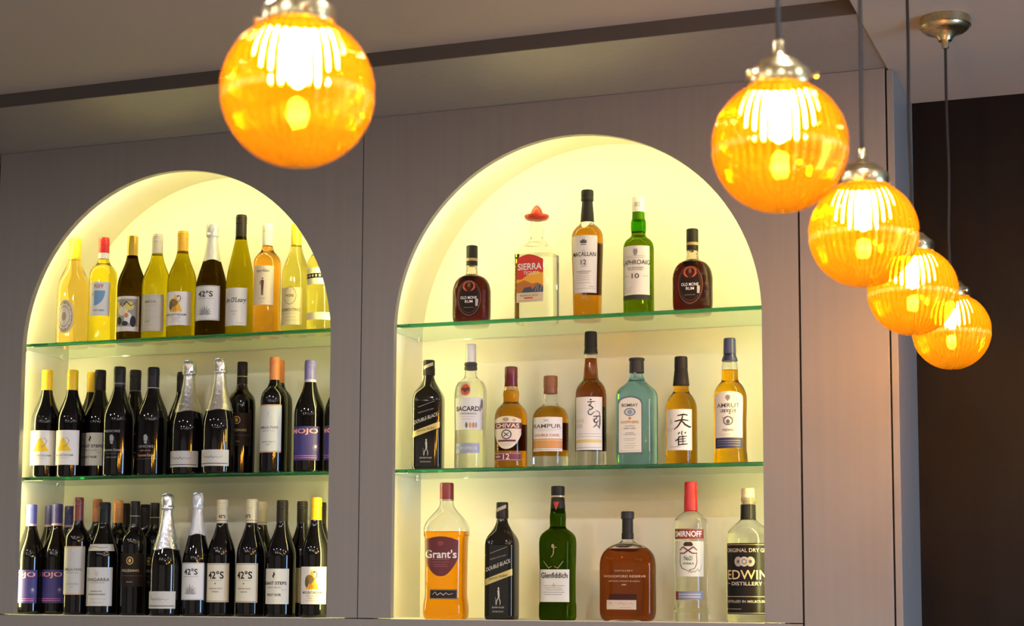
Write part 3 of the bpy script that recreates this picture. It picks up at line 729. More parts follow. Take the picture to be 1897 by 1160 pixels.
def lab_hensch(gold=False):
    c = (.30, .31, .30); d = (.62, .24, .12) if gold else c
    return [L(.10, .42, None, [('p', [(-.07, .16), (.07, .16), (.08, .30), (.05, .28), (.04, .34), (0, .31), (-.04, .34), (-.05, .28), (-.08, .30)], c), ('r', -.05, .05, .08, .15, c), T('HENSCHKE', 0, .44 if not gold else .0, .58, .07, c), T('Keyneton Estate', 0, -.26 if gold else -.10, .62, .10, (.62, .34, .2) if gold else c), ('r', -.4, .4, -.2 if not gold else -.36, -.19 if not gold else -.35, (.12, .12, .12)), T('EDEN VALLEY', 0, .15 - .27 if gold else -.3, .4, .035, d)], hw=.9)]
NOCAP = None
def wine(key, shape, g, label, group, capc, labels, a=-24., metal=0., band=None, r=.385, rough=.35, bot=.795, kind='wine_bottle', level=None, liquid=None, rg=True):
    def caps(t, H, R): screwcap(t, H, R, capc, bot, r, metal, rough, band, rg)
    return bottle(key, shape, kind, label, 'bottle', group, g, a, level, liquid, labels, caps)
def fizz(key, g, label, group, color, metal, labels, a=-24., bot=.545):
    def caps(t, H, R): foil(t, H, R, color, bot, metal)
    return bottle(key, 'cham', 'sparkling_wine_bottle', label, 'bottle', group, g, a, None, None, labels, caps)

YEL = (.95, .60, .006); COP = (.72, .25, .06); MAR = (.18, .035, .03); NAVY = (.06, .055, .22); LAV = (.16, .15, .42)
GT = 'white and sparkling wines on the upper shelf'; GM = 'red wines on the middle shelf'; GB = 'red wines on the niche floor'
# upper shelf, left niche
wine('L1', 'burg', 'clear', 'leftmost upper-shelf wine bottle, yellow screw cap, round ornate cream label', GT, (.90, .62, .02),
     [L(.09, .40, (.72, .62, .42), [('e', 0, 0, .36, .40, (.80, .74, .58)), ('o', 0, 0, .44, .46, .12, (.55, .42, .2)), ('o', 0, 0, .3, .32, .1, (.5, .36, .2)), ('e', 0, 0, .12, .13, (.5, .38, .25))]+[('e', .38*cos(q*.5), .40*sin(q*.5), .03, .03, (.42, .32, .18)) for q in range(13)], hw=.62, shape='ellipse')], a=-32, level=.80, liquid=(.99, .84, .42), kind='wine_bottle')
wine('L2', 'bord', 'clear', 'yellow wine with red cap and a blue quarter disc on its label', GT, (.62, .02, .02),
     [L(.24, .56, WH, [T('RIFF', .0, .37, .42, .12, (.48, .10, .06)), ('p', [(-.22, .24)]+[(-.22+.5*cos(q*pi/20), .24-.44*sin(q*pi/20)) for q in range(11)], (.18, .36, .58)), T('PINOT GRIGIO', .0, -.34, .52, .045, (.06, .05, .05)), T('A', -.30, .14, .09, .12, (.3, .32, .35))], hw=.78)], a=-16, level=.79, liquid=(.93, .84, .16), band=(.795, .85, WH))
wine('L3', 'burg', 'brown', 'dark brown-green wine bottle with gold capsule and flowery picture label', GT, (.55, .34, .05),
     [L(.08, .41, (.72, .70, .62), [('r', -.44, .44, -.36, .42, (.34, .32, .28)), ('e', -.1, .1, .2, .16, (.8, .72, .5)), ('e', .15, .22, .16, .12, (.75, .62, .12)), ('e', .1, -.12, .14, .16, (.78, .76, .7)), ('e', -.25, -.2, .12, .12, (.02, .02, .02)), ('e', .28, -.22, .1, .16, (.03, .03, .04)), ('e', .05, -.05, .07, .07, (.7, .22, .05)), ('e', -.3, .25, .1, .1, (.74, .55, .08)), ('e', .0, -.28, .12, .07, (.05, .05, .05)), ('k', [(-.2, .3), (-.1, .2), (.05, .34), (.2, .22), (.34, .3)], .03, (.03, .03, .03), 'motif')], hw=1.0)], metal=.6, rough=.3, bot=.79, rg=False, kind='wine_bottle')
wine('L4', 'burg', 'olive', 'olive wine bottle with cream ridged cap and plain grey label, beside the gold-capsuled one', GT, (.62, .58, .44),
     [L(.07, .41, (.55, .52, .42), [('fr', .05, .006, (.4, .38, .3)), T('MAYA', 0, .3, .42, .07, (.16, .15, .13))]+lines([.2, .05, -.1, -.16, -.34], c=(.36, .34, .28))+[('e', -.1, -.24, .12, .04, (.42, .40, .33))], hw=.98)], rough=.4)
wine('L5', 'burg', 'olivedeep', 'olive wine bottle with golden yellow cap and orange emu label, upper shelf', GT, (.80, .45, .03), lab_mountadam())
fizz('L6', 'brown', 'sparkling wine bottle with white foil on the upper shelf of the left niche', GT, (.74, .73, .68), .15, lab_42leaf(), bot=.66)
wine('L7', 'ries', 'olivedeep', 'tall slim olive wine bottle with black cap, upper left shelf', GT, (.03, .022, .018),
     [L(.07, .38, (.70, .69, .63), [T("Jim O'Leary", .02, .16, .86, .17, (.03, .03, .03), 0., .25), T('RIESLING', 0, -.12, .26, .035, GREY), T('2022', 0, -.2, .14, .03, GREY), ('r', .1, .36, -.44, -.43, GREY)], hw=.95)], r=.395)
wine('L8', 'bord', 'clear', 'orange rosé bottle with white cap, label showing a small standing man', GT, (.80, .78, .70),
     [L(.25, .60, (.80, .68, .45), [T('Henry Wilson', 0, .36, .58, .10, (.25, .18, .12), 0., .3), ('e', .02, .17, .028, .028, (.10, .04, .03)), ('p', [(-.05, .13), (.08, .13), (.07, -.02), (-.04, -.02)], (.11, .04, .03)), ('p', [(-.035, -.02), (.065, -.02), (.055, -.26), (.02, -.26), (.015, -.06), (.0, -.26), (-.03, -.26)], (.10, .04, .03)), ('k', [(-.05, .11), (-.1, .05), (-.04, .01)], .02, (.10, .04, .03), 'motif'), T('ROSE', 0, -.34, .26, .035, (.4, .33, .22)), T('2022', 0, -.42, .12, .025, (.4, .33, .22))], hw=.85)], a=-20, level=.79, liquid=(.95, .66, .20), kind='wine_bottle')
wine('L9', 'burg', 'clear', 'pale yellow wine bottle with orange-gold cap and round stamp label, near the right end', GT, (.80, .42, .02),
     [L(.06, .40, (.80, .70, .36), [('o', 0, .28, .26, .24, .07, (.30, .22, .05)), T('FIORE', 0, .28, .34, .07, (.3, .22, .05)), T('VERMENTINO', 0, -.10, .86, .085, (.22, .17, .05))]+lines([-.2, -.3, -.38], c=(.4, .32, .1), w=.34), hw=.92)], level=.80, liquid=(.92, .87, .42))
t, sf = bottle('L10', 'plain', 'wine_bottle', 'pale yellow bottle with black-and-white neck band at the right end of the upper left shelf', 'bottle', GT, 'clear', -20, .74, (.95, .90, .42),
     [L(.10, .17, (.80, .76, .46), lines([.15, -.2], c=(.3, .26, .1), w=.3), hw=1.2), L(.50, .545, BK, [('r', q*.1-.03, q*.1+.02, -.25, .25, (.6, .55, .3)) for q in range(-4, 5)], hw=1.3, name='neck_band'), L(.44, .60, (.82, .79, .52), [], hw=1.3, off=.0002, name='shoulder_label')],
     lambda t, H, R: screwcap(t, H, R, (.85, .80, .6)))
# middle shelf, left niche
wine('M1', 'burg', 'black', 'leftmost middle-shelf red wine, bright yellow cap and white label with yellow emu', GM, YEL, lab_mount_yellow(), a=-18)
wine('M2', 'burg', 'black', 'second yellow-capped red wine from the left, front row of the middle shelf', GM, YEL, lab_mount_yellow(), a=-30)
wine('M3', 'burg', 'black', 'yellow-capped wine bottle standing behind the front row of the middle shelf', GM, YEL, lab_mount_yellow(), a=-20)
wine('M4', 'burg', 'black', 'black-capped red wine with a beige label, right of the two yellow-capped ones', GM, (.025, .02, .018), lab_giant(), a=-36)
sil = [(.25, .25, .25)]
wine('M5', 'burg', 'black', 'black wine bottle with faint silver crest printed on the glass, middle shelf', GM, (.02, .018, .017), lab_hensch(), band=(.835, .85, (.12, .12, .12)))
wine('M6', 'burg', 'black', 'black-capped wine bottle in the back row between the two silver-crested bottles', GM, (.03, .028, .025), lab_hensch(), band=(.80, .806, (.4, .4, .4)))
wine('M7', 'burg', 'black', 'black wine bottle with silver crest and copper script, left of the silver-foiled pair', GM, (.02, .018, .017), lab_hensch(True), band=(.803, .809, (.5, .5, .5)))
wine('M8', 'burg', 'black', 'dark bottle in the back row, mostly hidden behind the first silver-foiled bottle', GM, (.03, .027, .024), [])
fizz('M9', 'black', 'first silver-foiled sparkling wine on the middle shelf, low cream signature label', GM, (.66, .64, .58), .9, lab_sig())
fizz('M10', 'black', 'second silver-foiled sparkling wine on the middle shelf, left of the gold-crested bottle', GM, (.66, .64, .58), .9, lab_sig())
wine('M11', 'bord', 'black', 'black-labelled wine bottle with gold round crest on the middle shelf', GM, (.012, .010, .009), lab_poliz(), a=-20, rg=False, band=(.865, .872, (.35, .30, .2)))
wine('M12', 'bord', 'black', 'copper-capped red wine with pale bordered label, front of the middle shelf', GM, COP, lab_amelia())
wine('M13', 'bord', 'brownblack', 'copper-capped wine bottle standing behind the other copper-capped one', GM, COP, lab_amelia())
wine('M14', 'burg', 'black', 'lavender-capped wine with purple label and pink letters on the middle shelf', GM, LAV, lab_mojo(), band=(.80, .825, (.42, .38, .55)))
wine('M15', 'burg', 'black', 'purple-labelled wine cut off by the right edge of the left niche', GM, LAV, lab_mojo(), a=-30, band=(.80, .825, (.42, .38, .55)))
# niche floor, left
wine('B1', 'burg', 'black', 'leftmost purple-labelled wine on the niche floor, beside the niche wall', GB, (.14, .15, .45), lab_mojo(), a=-34, band=(.80, .822, (.6, .45, .6)))
wine('B2', 'burg', 'black', 'blue-capped bottle in the back row between the two front purple-labelled wines', GB, NAVY, lab_mojo(), band=(.80, .822, (.5, .35, .45)))
wine('B3', 'burg', 'black', 'second purple-labelled wine on the niche floor, left of the maroon-capped bottle', GB, NAVY, lab_mojo(), a=-30, band=(.80, .822, (.5, .35, .45)))
wine('B4', 'burg', 'black', 'navy-capped bottle at the very back, seen just left of the maroon cap', GB, NAVY, lab_mojo(), band=(.80, .822, (.5, .35, .45)))
wine('B5', 'bord', 'black', 'maroon-capped wine bottle with a tall pale label on the niche floor', GB, MAR, lab_amelia((.50, .50, .46)), a=-22)
wine('B6', 'bord', 'black', 'copper-capped back-row bottle just left of the white-collared wine', GB, (.50, .17, .06), lab_amelia())
COLLAR = lambda: L(.565, .625, (.55, .54, .46), [('k', [(-.3, 0), (-.1, .1), (.1, -.05), (.3, .05)], .02, (.2, .2, .18), 'motif')], hw=1.2, name='collar_label')
wine('B7', 'burg', 'black', 'black-capped wine with white collar label and square white label on the niche floor', GB, (.015, .017, .017),
     [L(.08, .42, (.58, .57, .52), [T('YANGARRA', 0, .18, .80, .085, (.04, .04, .04)), T('ESTATE VINEYARD', 0, .1, .5, .03, GREY), ('k', [(-.05, .42), (0, .28), (.05, .4)], .02, (.4, .4, .38), 'motif'), T('McLAREN VALE', 0, -.12, .36, .035, (.15, .15, .14)), T('GRENACHE SHIRAZ', 0, -.2, .55, .04, (.1, .1, .1))]+lines([-.32, -.42], w=.3), hw=1.05), COLLAR()])
wine('B8', 'bord', 'black', 'orange-capped bottle in the back row behind the white-collared wine', GB, (.66, .26, .05), [])
wine('B9', 'bord', 'black', 'dark-capped bottle at the very back, right of the orange cap', GB, (.02, .017, .015), [])
wine('B10', 'bord', 'black', 'gold-crested black-labelled wine on the niche floor, left of the silver-foiled bottle', GB, (.015, .013, .011), lab_poliz(), a=-18, rg=False, band=(.865, .872, (.35, .30, .2)))
wine('B11', 'bord', 'black', 'dark-capped bottle in the back row behind the gold-crested wine', GB, (.02, .016, .014), [])
wine('B12', 'bord', 'black', 'black-capped bottle squeezed between the gold-crested wine and the silver-foiled one', GB, (.018, .016, .013), lab_poliz(), rg=False, band=(.865, .872, (.35, .30, .2)))
fizz('B13', 'black', 'silver-foiled sparkling wine on the niche floor with a low signature label', GB, (.70, .72, .76), .95, lab_sig())
fizz('B14', 'black', 'white-foiled sparkling wine on the niche floor with a leaf label', GB, (.58, .59, .62), .2, lab_42leaf(), bot=.66)
CC = (.64, .57, .36)
t1 = wine('B15', 'burg', 'black', 'first cream-capped wine with framed cream label, right of the white-foiled bottle', GB, CC, lab_42(), band=(.815, .82, (.15, .14, .1)), r=.41)
t2 = wine('B16', 'burg', 'black', 'second cream-capped wine with framed cream label, niche floor', GB, CC, lab_42(), a=-28, band=(.815, .82, (.15, .14, .1)), r=.41)
for (tt, ss), cc_ in ((t1, .35), (t2, -.25)):
    cp = [c for c in tt.children if c.name.startswith('screw_cap')][0]
    build_label(Surf([(0, .418), (1, .418)], ss.H, ss.R, 2, 1), cp, L(.838, .868, None, [T('*42°S', 0, 0, .9, 1., (.03, .03, .03))], hw=.62, c=cc_))
wine('B17', 'burg', 'brownblack', 'cream-capped bottle standing behind the second framed cream label', GB, CC, [], band=(.815, .82, (.15, .14, .1)), r=.41)
wine('B18', 'burg', 'black', 'black-capped wine with off-white label, left of the yellow cap, niche floor', GB, (.03, .024, .018), lab_giant(), a=-30, bot=.81)
wine('B19', 'burg', 'black', 'dark-capped bottle behind and left of the yellow-capped wine on the niche floor', GB, (.04, .035, .025), [L(.12, .42, (.6, .52, .3), lines([.0, -.2]), hw=1.)], bot=.80, a=10)
wine('B20', 'burg', 'black', 'yellow-capped wine with emu label at the right end of the niche floor', GB, YEL, lab_mountadam(), a=-14)
wine('B21', 'burg', 'black', 'dark-capped bottle at the very back of the right corner, behind the yellow cap', GB, (.03, .025, .02), [])

# ------------------------------------------------------------------ spirits, right niche
GS = 'spirit bottles in the right niche'
def SC(prof, color, rough=.4, metal=0., name='cap', ridge=None):
    return lambda t, H, R: cap_part(name, t, prof, H, R, paint(color, rough, metal), ridge=ridge)
def multi(*fs):
    def g(t, H, R):
        for f in fs: f(t, H, R)
    return g
def flatcap(z0, r0, r1=None, top=1.): 
    r1 = r1 or r0
    return [(z0, r0*.97), (z0+.002, r0), (top-.012, r1), (top-.004, r1*.97), (top, r1*.88)]
def monk(key, lab, a):
    el = [('o', 0, 0, .47, .47, .05, (.20, .05, .02)), ('e', 0, .30, .26, .14, (.55, .07, .02)), ('e', 0, .26, .12, .11, (.05, .015, .01)), ('e', 0, .33, .06, .06, (.20, .05, .03)),
          T('OLD MONK', 0, .0, .66, .075, (.85, .84, .80)), T('RUM', .0, -.10, .30, .07, (.85, .84, .80)), ('r', .26, .36, -.22, -.04, (.5, .49, .45)), ('r', -.2, .2, -.26, -.25, (.3, .2, .1)), ('o', 0, 0, .40, .40, .03, (.12, .04, .02))]
    caps = multi(SC(flatcap(.745, .30), (.02, .018, .015), .45), lambda t, H, R: mesh_obj('cap_seal', *patch(Surf([(0, .305), (1, .305)], H, R, 2, 1), -pi, pi, .80, .835, .0002, 36, 1), paint((.35, .25, .10), .4), t, True))
    return bottle(key, 'monk', 'rum_bottle', lab, 'bottle', GS, 'hob', a, .60, (.26, .075, .035), [L(.07, .56, (.016, .009, .007), el, hw=.66, shape='ellipse')], caps)
monk('S1', 'squat dimpled dark rum bottle at the left end of the upper right shelf', -14)
monk('S5', 'squat dimpled dark rum bottle at the right end of the upper right shelf', -12)
def hat(t, H, R):
    v, f = rings([(z*H, r*R) for z, r in ((.862, .26), (.864, .34), (.872, .50), (.885, .585), (.90, .61), (.907, .60), (.905, .57), (.895, .50), (.892, .40), (.905, .335), (.93, .30), (.955, .24), (.975, .17), (.99, .10), (.997, .03))], seg=40)
    mesh_obj('sombrero_cap', v, f, paint((.62, .05, .015), .35), t, True, 60)
bottle('S2', 'sierra', 'tequila_bottle', 'clear square tequila bottle wearing a red sombrero cap', 'bottle', GS, 'clear', -20, .56, (.985, .985, .96),
  [L(.14, .55, (.66, .035, .015), [('r', -.5, .5, -.5, -.30, (.72, .60, .38)), ('p', [(-.5, -.30), (.5, -.30), (.5, .10), (.2, .14), (0, .10), (-.3, -.02), (-.5, -.02)], (.85, .42, .02)),
     ('p', [(-.5, -.10), (-.2, -.04), (.1, -.12), (.3, -.1), (.5, -.16), (.5, -.3), (-.5, -.3)], (.50, .16, .02)),
     ('p', [(-.3, -.30), (-.2, -.2), (.05, -.18), (.1, -.24), (.3, -.12), (.5, -.2), (.5, -.30)], (.05, .07, .09)), ('k', [(.2, -.28), (.28, -.14)], .02, (.3, .38, .42), 'motif'), ('k', [(.3, -.28), (.32, -.12)], .02, (.3, .38, .42), 'motif'), ('k', [(.38, -.28), (.46, -.15)], .02, (.3, .38, .42), 'motif'),
     T('*SIERRA', 0, .24, .88, .14, (.86, .82, .72)), T('TEQUILA', .06, .10, .58, .085, (.86, .80, .6)), T('BLANCO AZUL', 0, -.36, .66, .04, (.2, .22, .1)), ('r', -.2, .12, -.43, -.40, (.6, .08, .03)), ('r', -.45, .45, -.47, -.464, (.3, .25, .15))], hw=.68, c=-.06, shape='wave')], hat)
def neckfoil(t, H, R):
    sf = Surf(SHAPES['macallan'][0], H, R, 2, 1)
    v, f = patch(sf, -1.3, 1.3, lambda u: .735-.055*max(0, 1-abs(u)*2.0), .745, .0006, 26, 4); mesh_obj('neck_label', v, f, paint((.78, .74, .6), .45), t, True)
bottle('S3', 'macallan', 'whisky_bottle', 'amber whisky bottle with flared black cap and number 12 label, upper right shelf', 'bottle', GS, 'clear', -14, .715, (.72, .47, .09),
  [L(.18, .625, (.74, .73, .68), [('fr', .02, .006, (.4, .38, .33)), ('p', [(-.11, .36), (-.11, .42), (-.06, .40), (-.03, .44), (0, .41), (.03, .44), (.06, .40), (.11, .42), (.11, .36)], (.08, .08, .08)), ('r', -.09, .09, .33, .345, (.1, .1, .1)), T('THE', 0, .235, .1, .02, GREY), T('MACALLAN', 0, .17, .86, .075, (.05, .045, .04)), T('12', 0, .03, .19, .085, (.04, .04, .04)), ('r', -.1, .1, -.045, -.038, (.25, .2, .15)), T('HIGHLAND SINGLE MALT', 0, -.13, .56, .026, (.2, .2, .2)), T('SCOTCH WHISKY', 0, -.165, .4, .026, (.2, .2, .2))]+lines([-.21, -.245, -.28, -.33], w=.26)+[('r', -.42, .42, -.43, -.425, GREY), ('r', .2, .36, -.40, -.39, GREY)], hw=.92),
   L(.19, .6, (.5, .45, .36), [], hw=.6, c=pi-.2, name='back_label')],
  multi(SC([(.748, .43), (.75, .435), (.82, .40), (.88, .355), (.915, .335), (.917, .40), (.94, .40), (.942, .375), (.95, .40), (.985, .40), (.995, .385), (1.0, .35)], (.022, .02, .018), .45), neckfoil))
bottle('S4', 'laphroaig', 'whisky_bottle', 'green whisky bottle with tall white cap and off-white label, upper right shelf', 'bottle', GS, 'green', -12, .70, (.85, .62, .40),
  [L(.155, .565, (.74, .73, .66), [('p', [(-.08, .38), (-.05, .45), (0, .42), (.05, .45), (.08, .38), (.04, .30), (-.04, .30)], (.25, .26, .25)), ('r', -.34, .34, .285, .292, GREY), ('r', -.3, .3, .25, .258, GREY), T('LAPHROAIG', 0, .16, .98, .095, (.04, .05, .04)), T('ISLAY SINGLE MALT', 0, .05, .56, .028, (.1, .1, .1)), T('SCOTCH WHISKY', 0, .01, .5, .028, (.1, .1, .1)), T('10', 0, -.12, .24, .10, (.05, .05, .05)), ('r', -.42, -.24, -.125, -.115, GREY), ('r', .24, .42, -.125, -.115, GREY)]+lines([-.36, -.40, -.44], w=.16, u=-.25), hw=1.0),
   L(.115, .152, (.04, .05, .035), [], hw=1.2, name='lower_band')],
  multi(SC([(.80, .40), (.802, .405), (.865, .385), (.868, .42), (.985, .41), (.995, .39), (1., .35)], (.78, .77, .72), .45), lambda t, H, R: build_label(Surf([(0, .41), (1, .41)], H, R, 2, 1), t, L(.90, .955, None, [T('1815', 0, 0, .8, .7, (.25, .25, .2))], hw=.55))))
def jw(key, lab, a):
    el = [T('JOHNNIE WALKER', -.02, .10, .66, .10, (.38, .35, .28), .12), T('DOUBLE BLACK', .02, -.14, .92, .20, (.50, .46, .34), .26)]
    g = bottle(key, 'square', 'whisky_bottle', lab, 'bottle', GS, 'jw', a, None, None,
      [L(.36, .63, None, [('r', -.5, .5, .44, .45, (.3, .28, .22)) if 0 else T('BLENDED SCOTCH WHISKY', 0, .12, .6, .045, (.3, .28, .22), .24), T('DOUBLE BLACK', .0, -.13, .9, .13, (.56, .52, .40), .33), ('k', [(-.5, .18), (.5, .50)], .012, (.45, .42, .33)), ('k', [(-.5, -.30), (.5, .02)], .012, (.40, .37, .28))], hw=.86),
       L(.33, .385, (.60, .50, .16), [T('Johnnie Walker', .0, .0, .7, .5, (.10, .08, .03), 1.0)], hw=.88, shape='skew', skew=.045, metal=.5, name='gold_band'),
       L(.05, .28, None, [('e', .02, .42, .035, .05, (.6, .55, .4)), ('p', [(-.03, .36), (.06, .36), (.07, .10), (.0, .08)], (.6, .55, .4)), ('k', [(.03, .10), (.10, -.05), (.09, -.18)], .035, (.6, .55, .4), 'motif'), ('k', [(.02, .10), (-.06, -.02), (-.08, -.18)], .035, (.6, .55, .4), 'motif'), ('k', [(-.1, -.18), (-.12, .12)], .012, (.6, .55, .4), 'motif'), T('JOHNNIE WALKER', 0, -.28, .56, .08, (.5, .47, .38)), T('DOUBLE BLACK', 0, -.42, .5, .06, (.4, .38, .3))], hw=.7)],
      multi(SC([(.86, .36), (.862, .40), (.93, .40), (.935, .385), (.985, .385), (.995, .375), (1., .35)], (.022, .018, .012), .3), lambda t, H, R: build_label(Surf([(0, .40), (1, .40)], H, R, 2, 1), t, L(.93, .96, (.45, .40, .26), [], hw=.9, shape='skew', skew=.02, name='cap_stripe'))))
    return g
jw('T1', 'square black whisky bottle at the left end of the middle right shelf, slanted gold band', -10)
jw('U2', 'square black whisky bottle on the niche floor with a slanted gold band', -14)
bottle('T2', 'bacardi', 'rum_bottle', 'clear white rum bottle with silver cap and round red emblem', 'bottle', GS, 'clear', -14, .69, (.975, .985, .94),
  [L(.305, .56, (.72, .73, .68), [T('*BACARDÍ', -.02, .17, .78, .19, (.03, .03, .035)), T('CARTA BLANCA', -.02, .0, .50, .06, (.12, .12, .12)), ('r', -.25, .2, -.1, -.09, GREY), ('r', -.2, .15, -.18, -.17, GREY), ('e', -.06, -.36, .035, .09, (.12, .14, .1)), ('e', .05, -.36, .035, .09, (.6, .35, .1)), ('e', .14, -.36, .035, .09, (.6, .22, .1)), ('e', .22, -.36, .03, .09, (.3, .3, .35)), ('e', .40, .30, .04, .16, (.15, .15, .15))]+lines([.12, .02, -.06, -.14], u=.40, w=.07), hw=1.08, c=.12),
   L(.57, .675, (.62, .10, .03), [('o', 0, 0, .5, .5, .13, (.60, .56, .48)), ('p', [(-.38, .10), (-.16, .18), (-.06, .10), (0, .17), (.06, .10), (.16, .18), (.38, .10), (.28, -.14), (.18, -.06), (.1, -.16), (0, -.26), (-.1, -.16), (-.18, -.06), (-.28, -.14)], (.12, .03, .02))], hw=.36, shape='ellipse', name='bat_emblem', off=.0006, c=-.1),
   L(.12, .20, (.30, .34, .42), [T('RUM SUPERIOR', 0, 0, .8, .3, (.62, .64, .66))], hw=.86, metal=.4, name='lower_label')],
  multi(SC(flatcap(.85, .34, .33), (.66, .66, .62), .35, .3), SC([(.79, .36), (.792, .40), (.815, .40), (.817, .37), (.825, .37), (.827, .40), (.845, .40), (.852, .36)], (.05, .05, .05), .4, name='collar')))
bottle('T3', 'chivas', 'whisky_bottle', 'amber whisky bottle with maroon and gold cap and cream shield label', 'bottle', GS, 'clear', -16, .76, (.80, .52, .08),
  [L(.18, .50, (.76, .68, .50), [('r', -.52, .52, .12, .30, (.16, .02, .05)), T('*CHIVAS', 0, .21, .84, .13, (.82, .72, .48)), ('o', 0, -.06, .17, .15, .22, (.04, .04, .06)), ('k', [(-.08, -.12), (.08, .0)], .03, (.04, .04, .06), 'motif'), ('k', [(-.08, .0), (.08, -.12)], .03, (.04, .04, .06), 'motif'), ('r', -.3, .3, -.28, -.22, (.14, .02, .04)), ('e', -.02, .40, .10, .06, (.4, .33, .15)), ('e', .25, .38, .06, .05, (.55, .45, .2))]+lines([-.34, -.39], w=.2), hw=.95, shape='shield'),
   L(.065, .145, (.17, .02, .06), [T('12', 0, .0, .2, .66, (.85, .75, .5)), ('fr', .02, .012, (.7, .55, .25)), ('r', -.4, -.2, -.05, .05, (.7, .6, .3))], hw=1.0, name='age_band'),
   L(.18, .44, (.10, .02, .02), [], hw=.7, c=pi-.1, name='back_label')],
  multi(SC([(.76, .46), (.762, .47), (.79, .42), (.80, .41)], (.68, .48, .16), .3, .7, name='gold_collar'), SC([(.80, .405), (.802, .41), (.88, .385), (.885, .40), (.985, .395), (.995, .385), (1., .34)], (.15, .015, .02), .3)))
bottle('T4', 'rampur', 'whisky_bottle', 'squat amber whisky bottle with brown wooden stopper, middle right shelf', 'bottle', GS, 'clear', -14, .66, (.84, .58, .13),
  [L(.30, .535, (.76, .74, .68), [('k', [(-.08, .40), (.08, .28)], .012, (.15, .13, .1), 'motif'), ('k', [(-.08, .28), (.08, .40)], .012, (.15, .13, .1), 'motif'), T('RAMPUR', 0, .08, .88, .19, (.07, .06, .055)), ('r', -.4, .4, -.07, -.06, GREY), ('r', -.3, .3, -.14, -.13, GREY), T('DOUBLE CASK', 0, -.34, .80, .12, (.50, .13, .04))], hw=.95),
   L(.20, .298, (.62, .30, .08), [('e', .22, 0, .05, .3, (.75, .25, .08)), ('r', -.5, .5, .3, .42, (.7, .45, .2))], hw=.95, name='orange_band'), L(.165, .198, (.74, .70, .6), lines([0], w=.4, th=.2), hw=.95, name='lower_label'),
   L(.2, .5, (.09, .02, .01), [], hw=.6, c=pi-.15, name='back_label')],
  SC([(.805, .385), (.807, .39), (.87, .375), (.872, .395), (.985, .39), (.995, .38), (1., .35)], (.25, .09, .03), .45, name='stopper'), base_clear=.12)
bottle('T5', 'indri', 'whisky_bottle', 'tall dark amber whisky bottle with black cap and brush-lettered white label', 'bottle', GS, 'clear', -12, .80, (.52, .25, .06),
  [L(.115, .505, (.76, .74, .67), [('r', -.47, .47, -.36, -.30, (.68, .56, .18)), ('r', -.46, .46, -.25, -.243, GREY), ('r', -.4, .4, -.2, -.193, GREY), ('r', -.46, .46, -.46, -.45, GREY), T('INDRI', -.28, .05, .34, .07, (.66, .56, .34)), T('SINGLE MALT', -.3, -.03, .28, .025, GREY), T('INDIAN WHISKY', -.3, -.07, .3, .025, GREY),
     ('e', .10, .445, .028, .014, BK), ('k', [(.0, .40), (.24, .41)], .03, BK), ('k', [(.12, .40), (.10, .36), (.04, .34), (.12, .32), (.17, .29), (.12, .26), (.05, .27)], .034, BK), ('k', [(.08, .26), (.02, .22), (.04, .17), (.12, .16), (.18, .20), (.24, .22)], .026, BK),
     ('k', [(.26, .24), (.36, .22), (.40, .18), (.36, .14)], .022, BK), ('k', [(.18, .13), (.44, .14)], .03, BK), ('k', [(.30, .13), (.28, .09), (.20, .07), (.22, .02), (.30, .02), (.34, .06)], .034, BK), ('k', [(.40, .13), (.40, .0), (.38, -.08)], .03, BK), ('k', [(.30, .02), (.26, -.04), (.18, -.08)], .024, BK), ('k', [(.30, -.03), (.40, -.10)], .02, BK)], hw=1.0),
   L(.12, .45, (.06, .02, .012), [], hw=.7, c=pi-.1, name='back_label')],
  SC([(.835, .45), (.837, .455), (.885, .40), (.887, .415), (.985, .40), (.995, .39), (1., .35)], (.015, .014, .013), .45), base_clear=.11)
bottle('T6', 'bombay', 'gin_bottle', 'pale blue square gin bottle with an arched white label', 'bottle', GS, 'blue', -16, .86, (.93, .975, .99),
  [L(.10, .635, (.08, .14, .17), [], hw=.66, c=-.14, shape='arch', off=.0002, name='label_border'),
   L(.115, .62, (.72, .70, .58), [('o', 0, .0, .47, .485, .012, (.5, .4, .2)) if 0 else ('r', -.44, .44, -.475, -.468, (.45, .33, .12)), T('BOMBAY', 0, .36, .70, .055, (.03, .03, .035)), ('e', 0, .235, .25, .075, (.10, .16, .22)), ('e', 0, .235, .20, .06, (.50, .52, .48)), ('e', 0, .235, .10, .045, (.22, .30, .40)), ('e', 0, .12, .06, .025, (.60, .22, .02)), T('SAPPHIRE', 0, .05, .78, .05, (.50, .28, .04)), T('Distilled', 0, -.02, .4, .025, GREY), T('DRY GIN', 0, -.065, .5, .025, (.1, .1, .1)), T('London', 0, -.14, .34, .025, GREY), T('LONDON', 0, -.175, .5, .02, (.2, .2, .2))]+lines([-.25, -.28, -.34, -.38, -.42], w=.26, th=.005), hw=.60, c=-.14, shape='arch'),
   L(.12, .6, (.25, .42, .5), [], hw=.02, c=.86, name='side_print')],
  multi(SC([(.86, .36), (.862, .385), (.975, .37), (.978, .41), (.993, .41), (1., .38)], (.03, .03, .032), .35), lambda t, H, R: build_label(Surf([(0, .39), (1, .36)], H, R, 2, 1), t, L(.80, .955, (.20, .22, .24), [], hw=.55, c=.0, shape='vee', name='neck_seal'))))
